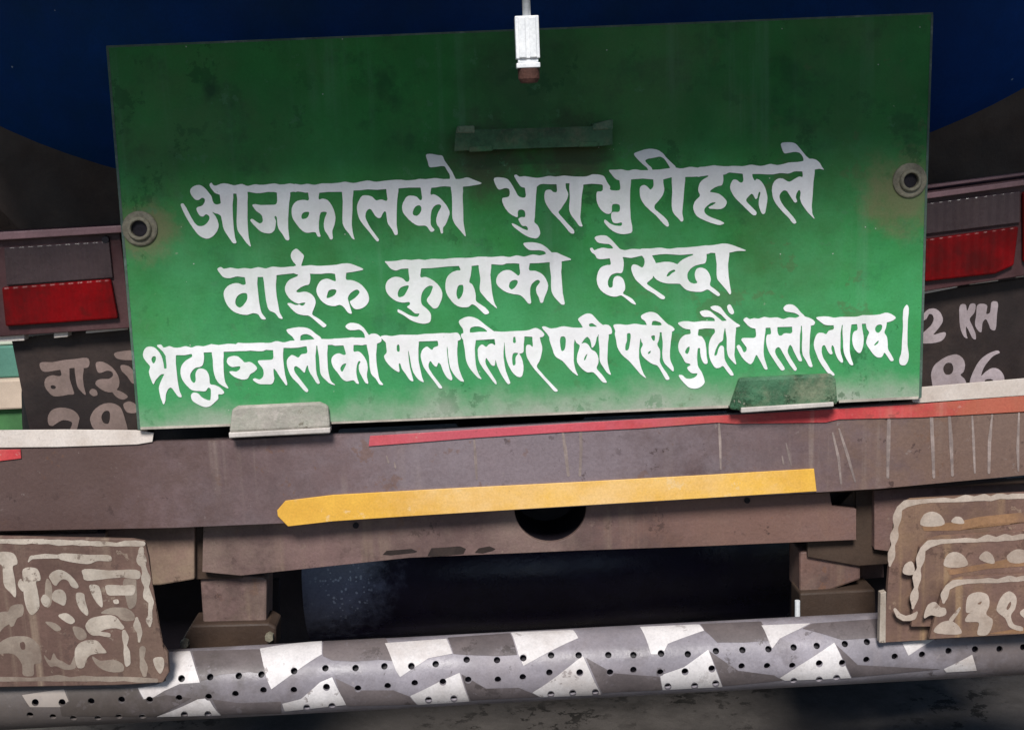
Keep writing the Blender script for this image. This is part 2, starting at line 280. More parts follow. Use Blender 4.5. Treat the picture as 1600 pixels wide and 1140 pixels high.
DATA = {
 'l1': [
  '12296,2225 12259,2226 12226,2232 12209,2240 12201,2250 12200,2270 12206,2290 12228,2355 12246,2388 12261,2398 12276,2399 12399,2376 12441,2376 12481,2385 12499,2395 12516,2411 12538,2442 12552,2478 12554,2514 12521,2523 12461,2533 12366,2536 12316,2542 12244,2563 12171,2578 12139,2581 12051,2564 12024,2564 11946,2585 11891,2594 11856,2593 11751,2574 11711,2577 11639,2593 11599,2599 11499,2594 11436,2594 11386,2599 11304,2599 11194,2589 11176,2584 11146,2584 11011,2606 10946,2609 10921,2614 10904,2621 10811,2609 10769,2609 10674,2631 10624,2633 10556,2620 10554,2605 10545,2590 10484,2536 10409,2461 10370,2410 10351,2391 10300,2355 10254,2337 10191,2326 10139,2326 10069,2337 9929,2384 9909,2397 9905,2415 9925,2448 9981,2509 10038,2565 10106,2619 10126,2652 10125,2660 10016,2661 9941,2649 9911,2648 9889,2650 9824,2666 9794,2666 9729,2650 9701,2646 9619,2654 9531,2654 9518,2660 9516,2670 9524,2685 9583,2762 9609,2789 9636,2807 9679,2820 9692,2920 9692,2945 9686,2962 9679,2969 9669,2973 9641,2978 9574,2976 9551,2971 9536,2963 9526,2948 9533,2932 9530,2912 9483,2842 9447,2768 9431,2751 9409,2740 9346,2727 9276,2724 9249,2727 9181,2753 9154,2758 9111,2761 8974,2759 8814,2744 8679,2761 8604,2751 8561,2751 8489,2768 8426,2778 8389,2781 8321,2773 8201,2754 8179,2754 8139,2761 8116,2761 8103,2755 8074,2731 8054,2729 8037,2738 8035,2748 8037,2760 8066,2815 8126,2905 8151,2924 8199,2935 8202,2940 8217,3048 8212,3072 8206,3081 8194,3088 8159,3089 8119,3076 8090,3052 8007,2898 7970,2842 7947,2815 7929,2800 7909,2790 7871,2779 7799,2771 7764,2771 7736,2777 7721,2785 7715,2810 7723,2842 7741,2885 7768,2938 7789,2960 7799,2964 7819,2963 7881,2942 7911,2939 7944,2948 7952,2955 7958,2965 7965,2995 7965,3022 7962,3045 7952,3068 7941,3074 7916,3083 7861,3090 7850,3098 7845,3110 7845,3132 7851,3160 7868,3208 7901,3265 7938,3310 7966,3336 8004,3363 8054,3388 8076,3394 8087,3390 8092,3378 8090,3320 8093,3302 8100,3290 8112,3280 8134,3274 8151,3274 8171,3280 8193,3295 8202,3312 8207,3338 8208,3362 8204,3382 8200,3390 8189,3394 8154,3392 8126,3400 8103,3415 8100,3432 8123,3480 8144,3511 8156,3523 8171,3531 8216,3530 8236,3544 8247,3565 8249,3580 8246,3592 8239,3597 8226,3595 8171,3574 8061,3511 8019,3492 8001,3489 7996,3495 7998,3505 8013,3528 8034,3550 8063,3575 8156,3645 8209,3678 8256,3700 8291,3713 8361,3726 8391,3720 8411,3706 8431,3678 8440,3650 8437,3610 8422,3560 8400,3520 8356,3480 8350,3470 8348,3450 8357,3388 8363,3242 8372,3122 8375,3042 8388,2918 8421,2890 8444,2879 8489,2874 8549,2879 8689,2879 8696,2882 8704,2972 8699,2995 8691,3003 8674,3006 8651,3003 8639,2996 8611,2970 8594,2964 8564,2964 8549,2967 8532,2975 8521,2986 8510,3018 8505,3065 8508,3108 8518,3152 8536,3194 8568,3248 8623,3322 8741,3441 8835,3550 8885,3615 8916,3642 8929,3648 8949,3651 8966,3649 8972,3638 8972,3612 8957,3582 8869,3491 8745,3350 8731,3330 8726,3315 8731,3300 8764,3265 8839,3150 8858,3115 8872,3075 8877,3045 8877,3028 8869,3000 8843,2942 8838,2898 8838,2868 8846,2864 8889,2864 8896,2865 8900,2870 8895,2910 8895,2952 8902,3042 8903,3102 8893,3218 8893,3252 8895,3285 8903,3315 8916,3344 8941,3385 9009,3472 9039,3516 9058,3535 9079,3541 9096,3539 9100,3532 9100,3522 9073,3445 9065,3392 9075,3292 9085,3105 9093,3038 9112,2925 9114,2888 9119,2884 9244,2871 9389,2881 9409,2887 9416,2895 9420,2908 9419,2962 9416,2970 9401,2986 9389,2992 9346,2991 9334,2996 9325,3008 9320,3025 9318,3062 9320,3125 9338,3188 9356,3228 9390,3278 9428,3312 9459,3332 9479,3340 9509,3344 9534,3335 9547,3325 9553,3315 9560,3292 9560,3220 9571,3198 9581,3192 9601,3187 9631,3186 9654,3190 9674,3200 9683,3212 9688,3240 9687,3262 9682,3290 9676,3301 9666,3309 9651,3313 9586,3311 9564,3318 9556,3328 9550,3345 9548,3372 9550,3400 9558,3430 9570,3460 9581,3475 9591,3482 9611,3488 9644,3489 9704,3474 9715,3480 9720,3495 9715,3518 9701,3528 9676,3531 9609,3523 9564,3508 9526,3488 9469,3439 9454,3432 9444,3437 9439,3448 9438,3462 9441,3476 9468,3512 9516,3564 9579,3613 9621,3634 9651,3645 9699,3656 9751,3659 9814,3651 9856,3639 9872,3625 9880,3602 9877,3535 9860,3452 9853,3395 9843,3202 9845,2972 9857,2865 9858,2812 9864,2804 10041,2791 10201,2804 10208,2808 10212,2888 10207,2915 10192,2940 10174,2958 10164,2962 10154,2960 10109,2912 10084,2897 10069,2892 10051,2892 10039,2896 10021,2905 10004,2922 9995,2948 9995,3000 10000,3060 10008,3092 10018,3118 10041,3160 10083,3218 10145,3278 10252,3370 10369,3501 10409,3535 10419,3540 10431,3541 10446,3533 10452,3518 10444,3482 10424,3440 10370,3382 10256,3289 10235,3268 10225,3248 10225,3222 10236,3195 10290,3138 10336,3078 10356,3045 10369,3012 10377,2975 10378,2945 10363,2860 10361,2805 10486,2772 10496,2773 10495,2850 10502,2940 10503,3005 10495,3122 10495,3220 10504,3285 10517,3320 10545,3360 10594,3409 10629,3451 10644,3462 10654,3463 10669,3456 10675,3442 10675,3415 10660,3332 10660,3302 10682,3065 10690,2948 10705,2818 10704,2770 10709,2767 10739,2764 10816,2764 10891,2759 10914,2766 10944,2757 10986,2753 11041,2744 11066,2745 11069,2752 11057,2765 10991,2802 10969,2819 10941,2850 10927,2875 10910,2935 10910,2978 10916,3002 10934,3038 10936,3055 10925,3078 10875,3125 10851,3160 10833,3212 10831,3240 10836,3278 10852,3322 10874,3358 10896,3383 10936,3410 11028,3452 11101,3481 11204,3511 11251,3514 11279,3508 11305,3498 11313,3488 11309,3479 11254,3448 11129,3403 11074,3378 11041,3356 11018,3332 11007,3310 11003,3285 11011,3258 11044,3219 11099,3177 11131,3164 11171,3162 11179,3165 11180,3170 11174,3178 11136,3205 11086,3227 11075,3235 11072,3240 11074,3248 11084,3258 11094,3261 11211,3269 11261,3266 11281,3259 11306,3245 11324,3231 11339,3211 11352,3180 11355,3160 11352,3145 11342,3125 11330,3110 11282,3062 11246,3037 11221,3025 11191,3017 11109,3003 11096,2999 11092,2992 11099,2981 11116,2964 11166,2931 11221,2908 11269,2899 11280,2890 11292,2865 11300,2822 11300,2765 11296,2738 11298,2732 11334,2725 11376,2702 11404,2696 11586,2714 11606,2720 11615,2805 11612,2830 11607,2840 11591,2853 11569,2855 11551,2845 11529,2824 11515,2815 11484,2804 11461,2806 11448,2818 11438,2830 11416,2875 11408,2910 11408,2940 11411,2955 11422,2985 11446,3032 11466,3065 11503,3112 11746,3348 11769,3363 11796,3366 11809,3361 11819,3345 11821,3330 11816,3312 11799,3289 11690,3180 11663,3148 11658,3135 11658,3122 11662,3110 11673,3092 11729,3034 11736,3030 11746,3029 11757,3035 11772,3052 11800,3105 11806,3111 11814,3110 11824,3103 11835,3085 11845,3028 11855,3008 11866,2997 11876,3002 11880,3010 11880,3025 11863,3088 11855,3138 11853,3178 11855,3208 11868,3255 11888,3308 11904,3335 11914,3343 11924,3346 11944,3338 11957,3315 11985,3155 11990,3092 11985,3050 11967,2972 11949,2922 11929,2885 11898,2840 11876,2819 11854,2805 11824,2797 11814,2802 11799,2821 11794,2822 11787,2818 11776,2804 11756,2760 11753,2740 11753,2725 11756,2720 11876,2719 11989,2726 12079,2726 12179,2706 12231,2706 12296,2714 12324,2711 12351,2703 12401,2682 12434,2676 12531,2679 12537,2685 12543,2732 12542,2752 12535,2765 12526,2766 12496,2759 12471,2765 12401,2805 12364,2830 12336,2839 12314,2836 12294,2829 12244,2798 12224,2790 12186,2786 12161,2792 12131,2806 12108,2825 12094,2842 12076,2875 12063,2925 12060,2980 12070,3060 12083,3108 12108,3160 12144,3211 12185,3262 12231,3314 12306,3386 12337,3422 12376,3476 12391,3489 12411,3496 12434,3488 12440,3478 12437,3460 12422,3430 12392,3388 12256,3233 12213,3172 12191,3128 12178,3085 12178,3060 12189,3030 12205,3005 12236,2980 12251,2974 12264,2974 12286,2981 12302,2995 12406,3156 12418,3165 12431,3166 12446,3158 12452,3148 12452,3135 12436,3092 12433,3075 12438,3042 12453,3008 12469,2982 12481,2970 12491,2972 12503,2992 12507,3008 12507,3032 12499,3085 12500,3105 12516,3160 12533,3195 12576,3260 12625,3322 12709,3409 12724,3418 12724,3410 12696,3350 12690,3325 12683,3245 12683,3195 12697,3038 12708,2850 12727,2705 12728,2658 12730,2652 12736,2649 12799,2639 12821,2642 12864,2653 12869,2652 12871,2648 12838,2602 12812,2552 12790,2528 12756,2502 12729,2490 12691,2482 12646,2481 12633,2472 12594,2439 12477,2295 12448,2262 12429,2248 12409,2237 12369,2227 12339,2224',
  '6714,2405 6684,2407 6669,2411 6659,2420 6655,2432 6659,2455 6684,2525 6695,2580 6703,2600 6716,2612 6736,2616 6816,2608 6894,2596 6931,2597 6946,2602 6962,2620 6978,2652 7017,2712 7026,2732 7030,2755 7030,2788 7029,2793 7024,2796 6931,2799 6831,2786 6781,2784 6651,2801 6559,2796 6529,2799 6481,2811 6384,2819 6341,2819 6266,2809 6189,2809 6059,2819 5886,2841 5841,2838 5769,2822 5736,2821 5634,2839 5561,2856 5521,2861 5491,2858 5406,2842 5376,2841 5299,2856 5184,2866 5024,2866 4924,2889 4894,2888 4816,2874 4791,2874 4721,2886 4689,2886 4641,2877 4616,2874 4599,2878 4529,2866 4444,2881 4381,2884 4361,2883 4314,2870 4289,2866 4114,2889 4051,2889 4009,2881 3976,2881 3879,2906 3851,2903 3789,2877 3759,2877 3671,2896 3649,2896 3556,2872 3516,2866 3491,2866 3451,2872 3384,2899 3361,2901 3344,2898 3331,2891 3310,2860 3301,2855 3286,2865 3276,2880 3274,2890 3278,2908 3298,2942 3351,3008 3376,3024 3429,3041 3435,3048 3450,3155 3450,3172 3446,3178 3431,3187 3396,3196 3369,3193 3349,3180 3339,3171 3324,3141 3309,3078 3294,3050 3220,2958 3191,2929 3164,2910 3136,2897 3109,2891 3071,2894 3039,2905 3019,2916 3001,2929 2979,2955 2970,2990 2978,3020 2990,3045 3020,3088 3046,3113 3064,3124 3086,3128 3105,3125 3119,3118 3149,3093 3166,3091 3181,3095 3192,3102 3199,3112 3203,3128 3202,3145 3194,3168 3176,3196 3164,3209 3146,3220 3091,3235 3076,3248 3070,3265 3081,3302 3106,3348 3123,3368 3136,3378 3161,3384 3179,3381 3192,3372 3211,3352 3219,3349 3229,3349 3246,3356 3262,3368 3270,3380 3275,3395 3275,3415 3267,3440 3241,3479 3216,3503 3196,3518 3181,3525 3146,3534 3111,3533 3089,3526 3069,3511 3038,3478 2985,3390 2909,3242 2871,3186 2859,3177 2841,3178 2826,3190 2825,3205 2850,3272 2905,3385 2976,3502 3033,3585 3085,3652 3119,3683 3169,3713 3204,3725 3224,3729 3261,3726 3297,3710 3324,3692 3345,3675 3372,3642 3394,3608 3412,3565 3417,3540 3417,3505 3399,3440 3367,3375 3321,3320 3319,3312 3326,3313 3366,3334 3404,3341 3444,3365 3452,3375 3472,3455 3488,3550 3507,3598 3540,3655 3630,3785 3651,3802 3676,3803 3691,3798 3696,3782 3675,3718 3655,3588 3640,3378 3635,3205 3645,3095 3645,3028 3656,3024 3694,3027 3697,3032 3708,3122 3698,3458 3703,3538 3713,3590 3723,3615 3738,3640 3787,3702 3839,3778 3893,3838 3914,3852 3919,3849 3920,3840 3890,3720 3880,3638 3873,3540 3868,3405 3868,3308 3870,3285 3868,3170 3873,3088 3872,3045 3867,3005 3869,3000 3894,2999 3966,3013 4011,3019 4066,3018 4189,2999 4284,3001 4311,3007 4325,3012 4327,3018 4332,3090 4332,3140 4324,3176 4309,3192 4294,3198 4271,3201 4074,3204 3986,3189 3956,3194 3946,3202 3946,3210 3951,3225 3990,3280 4016,3305 4065,3338 4081,3354 4092,3370 4100,3390 4107,3428 4107,3452 4098,3472 4086,3483 4071,3490 4049,3489 3999,3458 3961,3430 3941,3421 3929,3422 3921,3427 3914,3435 3914,3445 3920,3460 3956,3504 4031,3581 4059,3605 4094,3626 4119,3635 4169,3646 4211,3648 4241,3640 4254,3632 4280,3608 4292,3588 4302,3548 4314,3465 4310,3442 4290,3400 4288,3390 4296,3378 4309,3375 4319,3385 4327,3402 4338,3518 4346,3552 4355,3575 4373,3605 4419,3665 4458,3735 4474,3749 4496,3756 4509,3753 4516,3748 4522,3728 4503,3572 4503,3415 4518,3180 4537,3045 4535,3015 4539,3005 4581,2996 4621,3001 4654,2992 4711,2999 4771,3011 4806,3009 4815,3012 4817,3018 4829,3105 4821,3130 4804,3134 4764,3124 4724,3124 4684,3129 4646,3139 4624,3152 4596,3179 4573,3215 4561,3250 4558,3270 4558,3330 4563,3368 4576,3412 4586,3432 4633,3502 4683,3565 4731,3610 4759,3626 4779,3633 4794,3636 4829,3636 4891,3626 4926,3630 4939,3640 4958,3682 4966,3693 4984,3701 5004,3698 5010,3685 4988,3612 4983,3568 4983,3470 4996,3368 5006,3335 5019,3318 5046,3309 5079,3309 5094,3312 5105,3320 5107,3332 5081,3392 5070,3428 5060,3495 5063,3548 5069,3575 5081,3613 5127,3678 5156,3732 5164,3740 5171,3743 5184,3740 5194,3734 5199,3727 5202,3712 5193,3642 5193,3610 5203,3575 5227,3512 5240,3445 5242,3392 5232,3332 5217,3282 5191,3222 5154,3165 5124,3132 5094,3115 5049,3104 5029,3105 4991,3118 4982,3115 4978,3090 4988,3018 4994,3012 5136,2999 5339,2999 5345,3005 5357,3140 5350,3425 5355,3488 5361,3510 5375,3545 5388,3568 5403,3590 5456,3652 5496,3716 5517,3735 5536,3742 5540,3738 5540,3732 5526,3690 5510,3615 5498,3512 5498,3438 5508,3270 5508,3130 5520,3025 5521,2982 5534,2976 5619,2974 5749,2959 5899,2966 6031,2954 6037,2960 6040,3008 6055,3108 6049,3130 6044,3137 6034,3140 6024,3138 5979,3122 5956,3118 5936,3120 5894,3131 5879,3131 5861,3121 5822,3080 5802,3068 5754,3054 5694,3052 5661,3060 5634,3085 5596,3160 5580,3212 5578,3240 5580,3278 5590,3340 5608,3400 5631,3448 5683,3520 5772,3625 5848,3725 5888,3768 5901,3773 5911,3770 5919,3760 5922,3750 5918,3735 5793,3565 5762,3512 5721,3430 5710,3392 5710,3365 5714,3338 5721,3315 5736,3289 5756,3270 5774,3265 5791,3269 5801,3276 5812,3290 5863,3372 5896,3401 5921,3408 5941,3404 5955,3392 5979,3339 5999,3309 6009,3302 6024,3305 6031,3315 6035,3330 6051,3460 6066,3502 6127,3585 6163,3660 6174,3670 6186,3673 6207,3668 6212,3660 6216,3645 6215,3620 6198,3510 6198,3350 6203,3190 6208,3105 6225,2988 6225,2950 6234,2944 6389,2931 6564,2931 6574,2935 6595,3082 6592,3112 6589,3120 6574,3128 6561,3127 6551,3119 6526,3087 6514,3077 6496,3069 6464,3060 6409,3056 6379,3062 6364,3069 6345,3085 6333,3100 6296,3170 6283,3220 6283,3255 6286,3278 6297,3315 6316,3348 6385,3428 6436,3472 6484,3505 6524,3523 6546,3526 6631,3524 6656,3530 6680,3550 6719,3608 6734,3620 6751,3621 6766,3617 6781,3606 6788,3595 6785,3582 6746,3540 6736,3520 6730,3498 6728,3468 6730,3382 6738,3315 6748,3278 6775,3232 6809,3204 6841,3194 6861,3194 6874,3197 6886,3206 6894,3220 6892,3238 6851,3308 6834,3350 6818,3410 6815,3448 6818,3472 6828,3508 6836,3523 6868,3562 6889,3640 6901,3650 6917,3645 6923,3632 6921,3565 6928,3550 6959,3512 6987,3455 7024,3348 7025,3312 7022,3298 6994,3238 6972,3202 6916,3134 6872,3090 6834,3062 6799,3044 6774,3036 6739,3045 6731,3041 6726,3022 6735,2950 6739,2938 6744,2934 6819,2928 6896,2914 6956,2911 7029,2917 7041,2920 7045,2925 7045,2950 7060,3040 7065,3172 7065,3348 7068,3390 7076,3432 7098,3485 7124,3523 7256,3679 7269,3691 7274,3692 7277,3688 7277,3672 7248,3518 7240,3452 7238,3278 7230,3105 7230,3045 7235,2992 7233,2922 7241,2917 7334,2908 7484,2883 7516,2874 7523,2868 7522,2862 7516,2855 7484,2840 7391,2805 7336,2780 7306,2772 7284,2772 7224,2790 7194,2796 7166,2799 7120,2798 7064,2680 7017,2608 6948,2512 6922,2450 6909,2434 6894,2427 6846,2426 6756,2407',
  '10290,2450 10311,2449 10334,2455 10361,2470 10383,2488 10409,2522 10467,2618 10468,2625 10461,2628 10311,2649 10219,2654 10196,2653 10191,2651 10182,2625 10172,2610 10129,2576 10091,2533 10084,2520 10084,2505 10095,2495 10131,2480 10194,2471',
  '6538,3208 6554,3209 6564,3214 6576,3227 6584,3242 6585,3278 6574,3310 6552,3345 6526,3367 6504,3373 6474,3366 6456,3354 6450,3340 6450,3315 6463,3272 6475,3250 6494,3228 6519,3213',
  '4778,3310 4816,3309 4829,3315 4832,3338 4824,3365 4810,3390 4786,3412 4751,3423 4724,3422 4715,3412 4710,3392 4713,3365 4719,3348 4729,3334 4746,3320',
 ],
 'l2': [
  '9381,3676 9319,3691 9304,3699 9293,3709 9291,3716 9294,3731 9319,3768 9341,3787 9369,3797 9444,3808 9499,3811 9521,3817 9546,3833 9565,3851 9574,3864 9577,3876 9574,3881 9569,3883 9506,3883 9439,3871 9404,3871 9339,3889 9291,3910 9278,3904 9259,3876 9251,3871 9231,3873 9219,3884 9221,3902 9241,3937 9256,3952 9296,3980 9323,4029 9339,4041 9371,4048 9419,4048 9519,4035 9526,4036 9530,4041 9544,4111 9539,4133 9521,4140 9491,4138 9466,4144 9429,4156 9404,4169 9386,4183 9369,4203 9346,4246 9328,4306 9322,4366 9333,4436 9356,4491 9383,4529 9405,4551 9434,4574 9479,4602 9536,4624 9584,4633 9631,4632 9689,4614 9711,4615 9744,4634 9866,4732 9891,4746 9926,4758 9934,4754 9932,4741 9917,4714 9885,4674 9861,4656 9816,4630 9749,4597 9735,4584 9734,4569 9759,4534 9764,4521 9767,4501 9767,4469 9762,4431 9747,4381 9729,4349 9711,4331 9686,4318 9651,4310 9619,4318 9600,4331 9588,4351 9580,4381 9575,4409 9575,4449 9571,4471 9566,4482 9559,4488 9539,4495 9524,4492 9513,4481 9501,4454 9497,4429 9498,4396 9501,4379 9522,4329 9545,4299 9574,4281 9609,4269 9641,4263 9691,4267 9709,4263 9720,4254 9734,4221 9745,4149 9745,4099 9737,4044 9729,4021 9731,4016 9749,4016 9834,4028 9866,4028 9901,4022 10014,3996 10029,3996 10036,4000 10064,4041 10072,4079 10072,4099 10067,4129 10057,4154 10046,4170 10036,4177 10021,4177 9961,4142 9916,4130 9899,4131 9889,4134 9878,4144 9869,4159 9863,4181 9863,4206 9876,4256 9896,4306 9926,4359 9949,4388 10081,4507 10121,4534 10221,4589 10283,4639 10316,4662 10341,4672 10366,4675 10381,4667 10390,4651 10389,4639 10374,4620 10129,4454 10109,4434 10108,4424 10115,4411 10189,4350 10199,4336 10204,4316 10209,4310 10235,4346 10269,4374 10311,4398 10356,4414 10419,4427 10451,4430 10564,4430 10624,4434 10675,4489 10704,4515 10734,4532 10754,4539 10804,4550 10874,4558 10949,4558 10986,4549 11034,4525 11054,4522 11079,4531 11136,4574 11209,4623 11229,4625 11241,4617 11249,4604 11248,4596 11244,4586 11227,4566 11159,4509 11109,4475 11095,4459 11090,4436 11105,4374 11105,4354 11097,4319 11082,4276 11059,4239 11037,4214 11011,4196 10966,4181 10931,4181 10901,4191 10884,4203 10872,4219 10860,4251 10855,4281 10855,4304 10861,4336 10871,4369 10894,4406 10893,4416 10886,4422 10859,4430 10836,4430 10796,4417 10779,4405 10763,4389 10747,4359 10740,4336 10738,4294 10745,4264 10756,4241 10788,4199 10831,4166 10871,4146 10951,4126 10996,4119 11014,4111 11022,4101 11032,4076 11040,4021 11038,3971 11044,3968 11066,3964 11106,3948 11171,3953 11177,3959 11178,3984 11197,4121 11195,4289 11203,4344 11211,4366 11233,4396 11345,4524 11390,4586 11401,4597 11411,4597 11419,4584 11422,4556 11400,4436 11385,4326 11375,4181 11375,4119 11392,3999 11393,3951 11401,3946 11506,3923 11539,3920 11644,3920 11652,3914 11646,3906 11619,3894 11444,3828 11381,3811 11339,3805 11281,3805 11154,3828 11079,3834 11024,3833 10894,3850 10701,3868 10584,3870 10469,3888 10419,3885 10336,3870 10276,3870 10164,3883 10041,3883 10021,3886 10004,3893 9884,3888 9854,3891 9781,3907 9756,3909 9719,3900 9681,3885 9561,3752 9531,3723 9489,3691 9471,3683 9444,3676',
  '8246,3786 8209,3791 8189,3796 8181,3801 8178,3811 8183,3824 8201,3850 8229,3877 8259,3899 8281,3907 8306,3910 8389,3910 8409,3908 8441,3911 8489,3921 8506,3929 8519,3938 8529,3959 8526,3968 8489,3980 8439,3990 8421,3990 8354,3978 8324,3976 8294,3981 8219,4004 8189,4009 8164,4007 8091,3991 8066,3990 7971,4015 7939,4015 7864,4003 7824,4003 7694,4015 7626,4015 7599,4010 7466,4010 7381,4025 7274,4030 7176,4028 7104,4030 7029,4035 6929,4048 6746,4043 6636,4062 6544,4049 6424,4063 6341,4055 6304,4055 6194,4075 6134,4080 6071,4082 6019,4079 6013,4086 6018,4096 6055,4136 6087,4179 6114,4202 6154,4220 6176,4225 6201,4225 6251,4205 6279,4198 6379,4194 6382,4199 6385,4254 6397,4344 6397,4361 6391,4386 6379,4398 6359,4404 6341,4397 6307,4361 6294,4351 6269,4339 6236,4329 6196,4323 6161,4326 6131,4334 6104,4347 6074,4368 6060,4381 6044,4404 6032,4431 6025,4464 6025,4501 6035,4546 6056,4587 6076,4613 6106,4643 6139,4669 6189,4700 6229,4714 6281,4725 6324,4725 6366,4718 6389,4717 6399,4720 6407,4734 6406,4751 6399,4762 6364,4786 6362,4794 6368,4804 6422,4841 6459,4875 6486,4895 6506,4898 6544,4895 6551,4899 6552,4906 6547,4921 6532,4941 6521,4947 6491,4948 6446,4939 6389,4918 6274,4853 6224,4831 6216,4834 6210,4849 6216,4871 6226,4881 6304,4921 6404,4991 6449,5013 6491,5030 6551,5047 6599,5055 6644,5055 6694,5043 6715,5029 6727,5009 6735,4976 6735,4926 6727,4894 6707,4861 6667,4821 6604,4770 6586,4741 6578,4701 6578,4659 6583,4616 6599,4564 6628,4519 6654,4493 6671,4481 6696,4469 6716,4463 6746,4463 6761,4471 6764,4481 6759,4504 6733,4574 6712,4614 6677,4659 6669,4684 6671,4699 6678,4716 6704,4753 6758,4806 6774,4816 6791,4820 6814,4815 6831,4807 6846,4792 6860,4769 6892,4699 6907,4649 6912,4601 6910,4569 6899,4534 6889,4511 6864,4471 6835,4436 6781,4389 6716,4349 6666,4329 6636,4325 6591,4335 6573,4331 6565,4304 6581,4196 6589,4193 6741,4188 6991,4163 7166,4154 7172,4159 7194,4204 7195,4214 7192,4221 7184,4225 7144,4225 7129,4229 7091,4241 7061,4255 7024,4283 7003,4306 6984,4335 6971,4366 6960,4431 6960,4509 6972,4569 7001,4629 7062,4711 7099,4747 7144,4777 7174,4789 7221,4800 7284,4800 7321,4792 7336,4782 7364,4757 7374,4753 7389,4754 7414,4765 7441,4783 7558,4896 7581,4909 7599,4910 7621,4903 7635,4894 7642,4884 7640,4869 7621,4843 7579,4800 7459,4722 7442,4704 7436,4689 7433,4669 7435,4626 7430,4584 7419,4534 7409,4504 7394,4469 7379,4443 7366,4431 7343,4419 7333,4404 7335,4379 7355,4304 7367,4206 7368,4159 7371,4154 7466,4143 7479,4146 7480,4186 7505,4349 7505,4389 7495,4481 7495,4521 7503,4554 7515,4574 7614,4690 7676,4747 7756,4812 7764,4815 7764,4806 7731,4744 7713,4689 7698,4619 7685,4539 7662,4294 7675,4176 7675,4134 7678,4129 7709,4128 7791,4135 7859,4135 7881,4129 7909,4115 8036,4113 8111,4118 8115,4126 8115,4159 8125,4234 8125,4269 8121,4284 8109,4300 8099,4305 8086,4301 8051,4270 8014,4244 7989,4228 7969,4221 7954,4218 7911,4218 7874,4226 7850,4236 7824,4253 7795,4279 7778,4301 7763,4331 7753,4371 7753,4401 7756,4419 7764,4441 7786,4473 7824,4507 7864,4537 7914,4563 7959,4579 8031,4595 8094,4601 8129,4611 8161,4633 8195,4666 8245,4731 8261,4742 8281,4745 8293,4739 8300,4719 8283,4601 8283,4524 8288,4486 8303,4446 8315,4429 8341,4403 8369,4383 8389,4374 8404,4371 8421,4376 8438,4394 8434,4414 8391,4469 8382,4486 8375,4514 8375,4536 8386,4584 8419,4646 8438,4714 8445,4724 8454,4730 8474,4729 8487,4714 8506,4646 8539,4571 8557,4519 8565,4464 8555,4414 8529,4354 8500,4311 8474,4285 8441,4262 8384,4236 8359,4230 8294,4230 8279,4226 8269,4219 8263,4194 8274,4121 8279,4116 8296,4113 8401,4110 8584,4095 8590,4099 8590,4161 8610,4319 8610,4474 8613,4511 8618,4546 8627,4576 8646,4614 8666,4644 8754,4740 8781,4759 8811,4759 8821,4751 8824,4731 8793,4581 8768,4251 8777,4129 8773,4089 8781,4084 8831,4073 8914,4062 8921,4059 8922,4051 8914,4042 8889,4029 8776,3981 8711,3949 8686,3943 8619,3944 8559,3883 8529,3858 8481,3826 8449,3811 8396,3796 8349,3788 8321,3785',
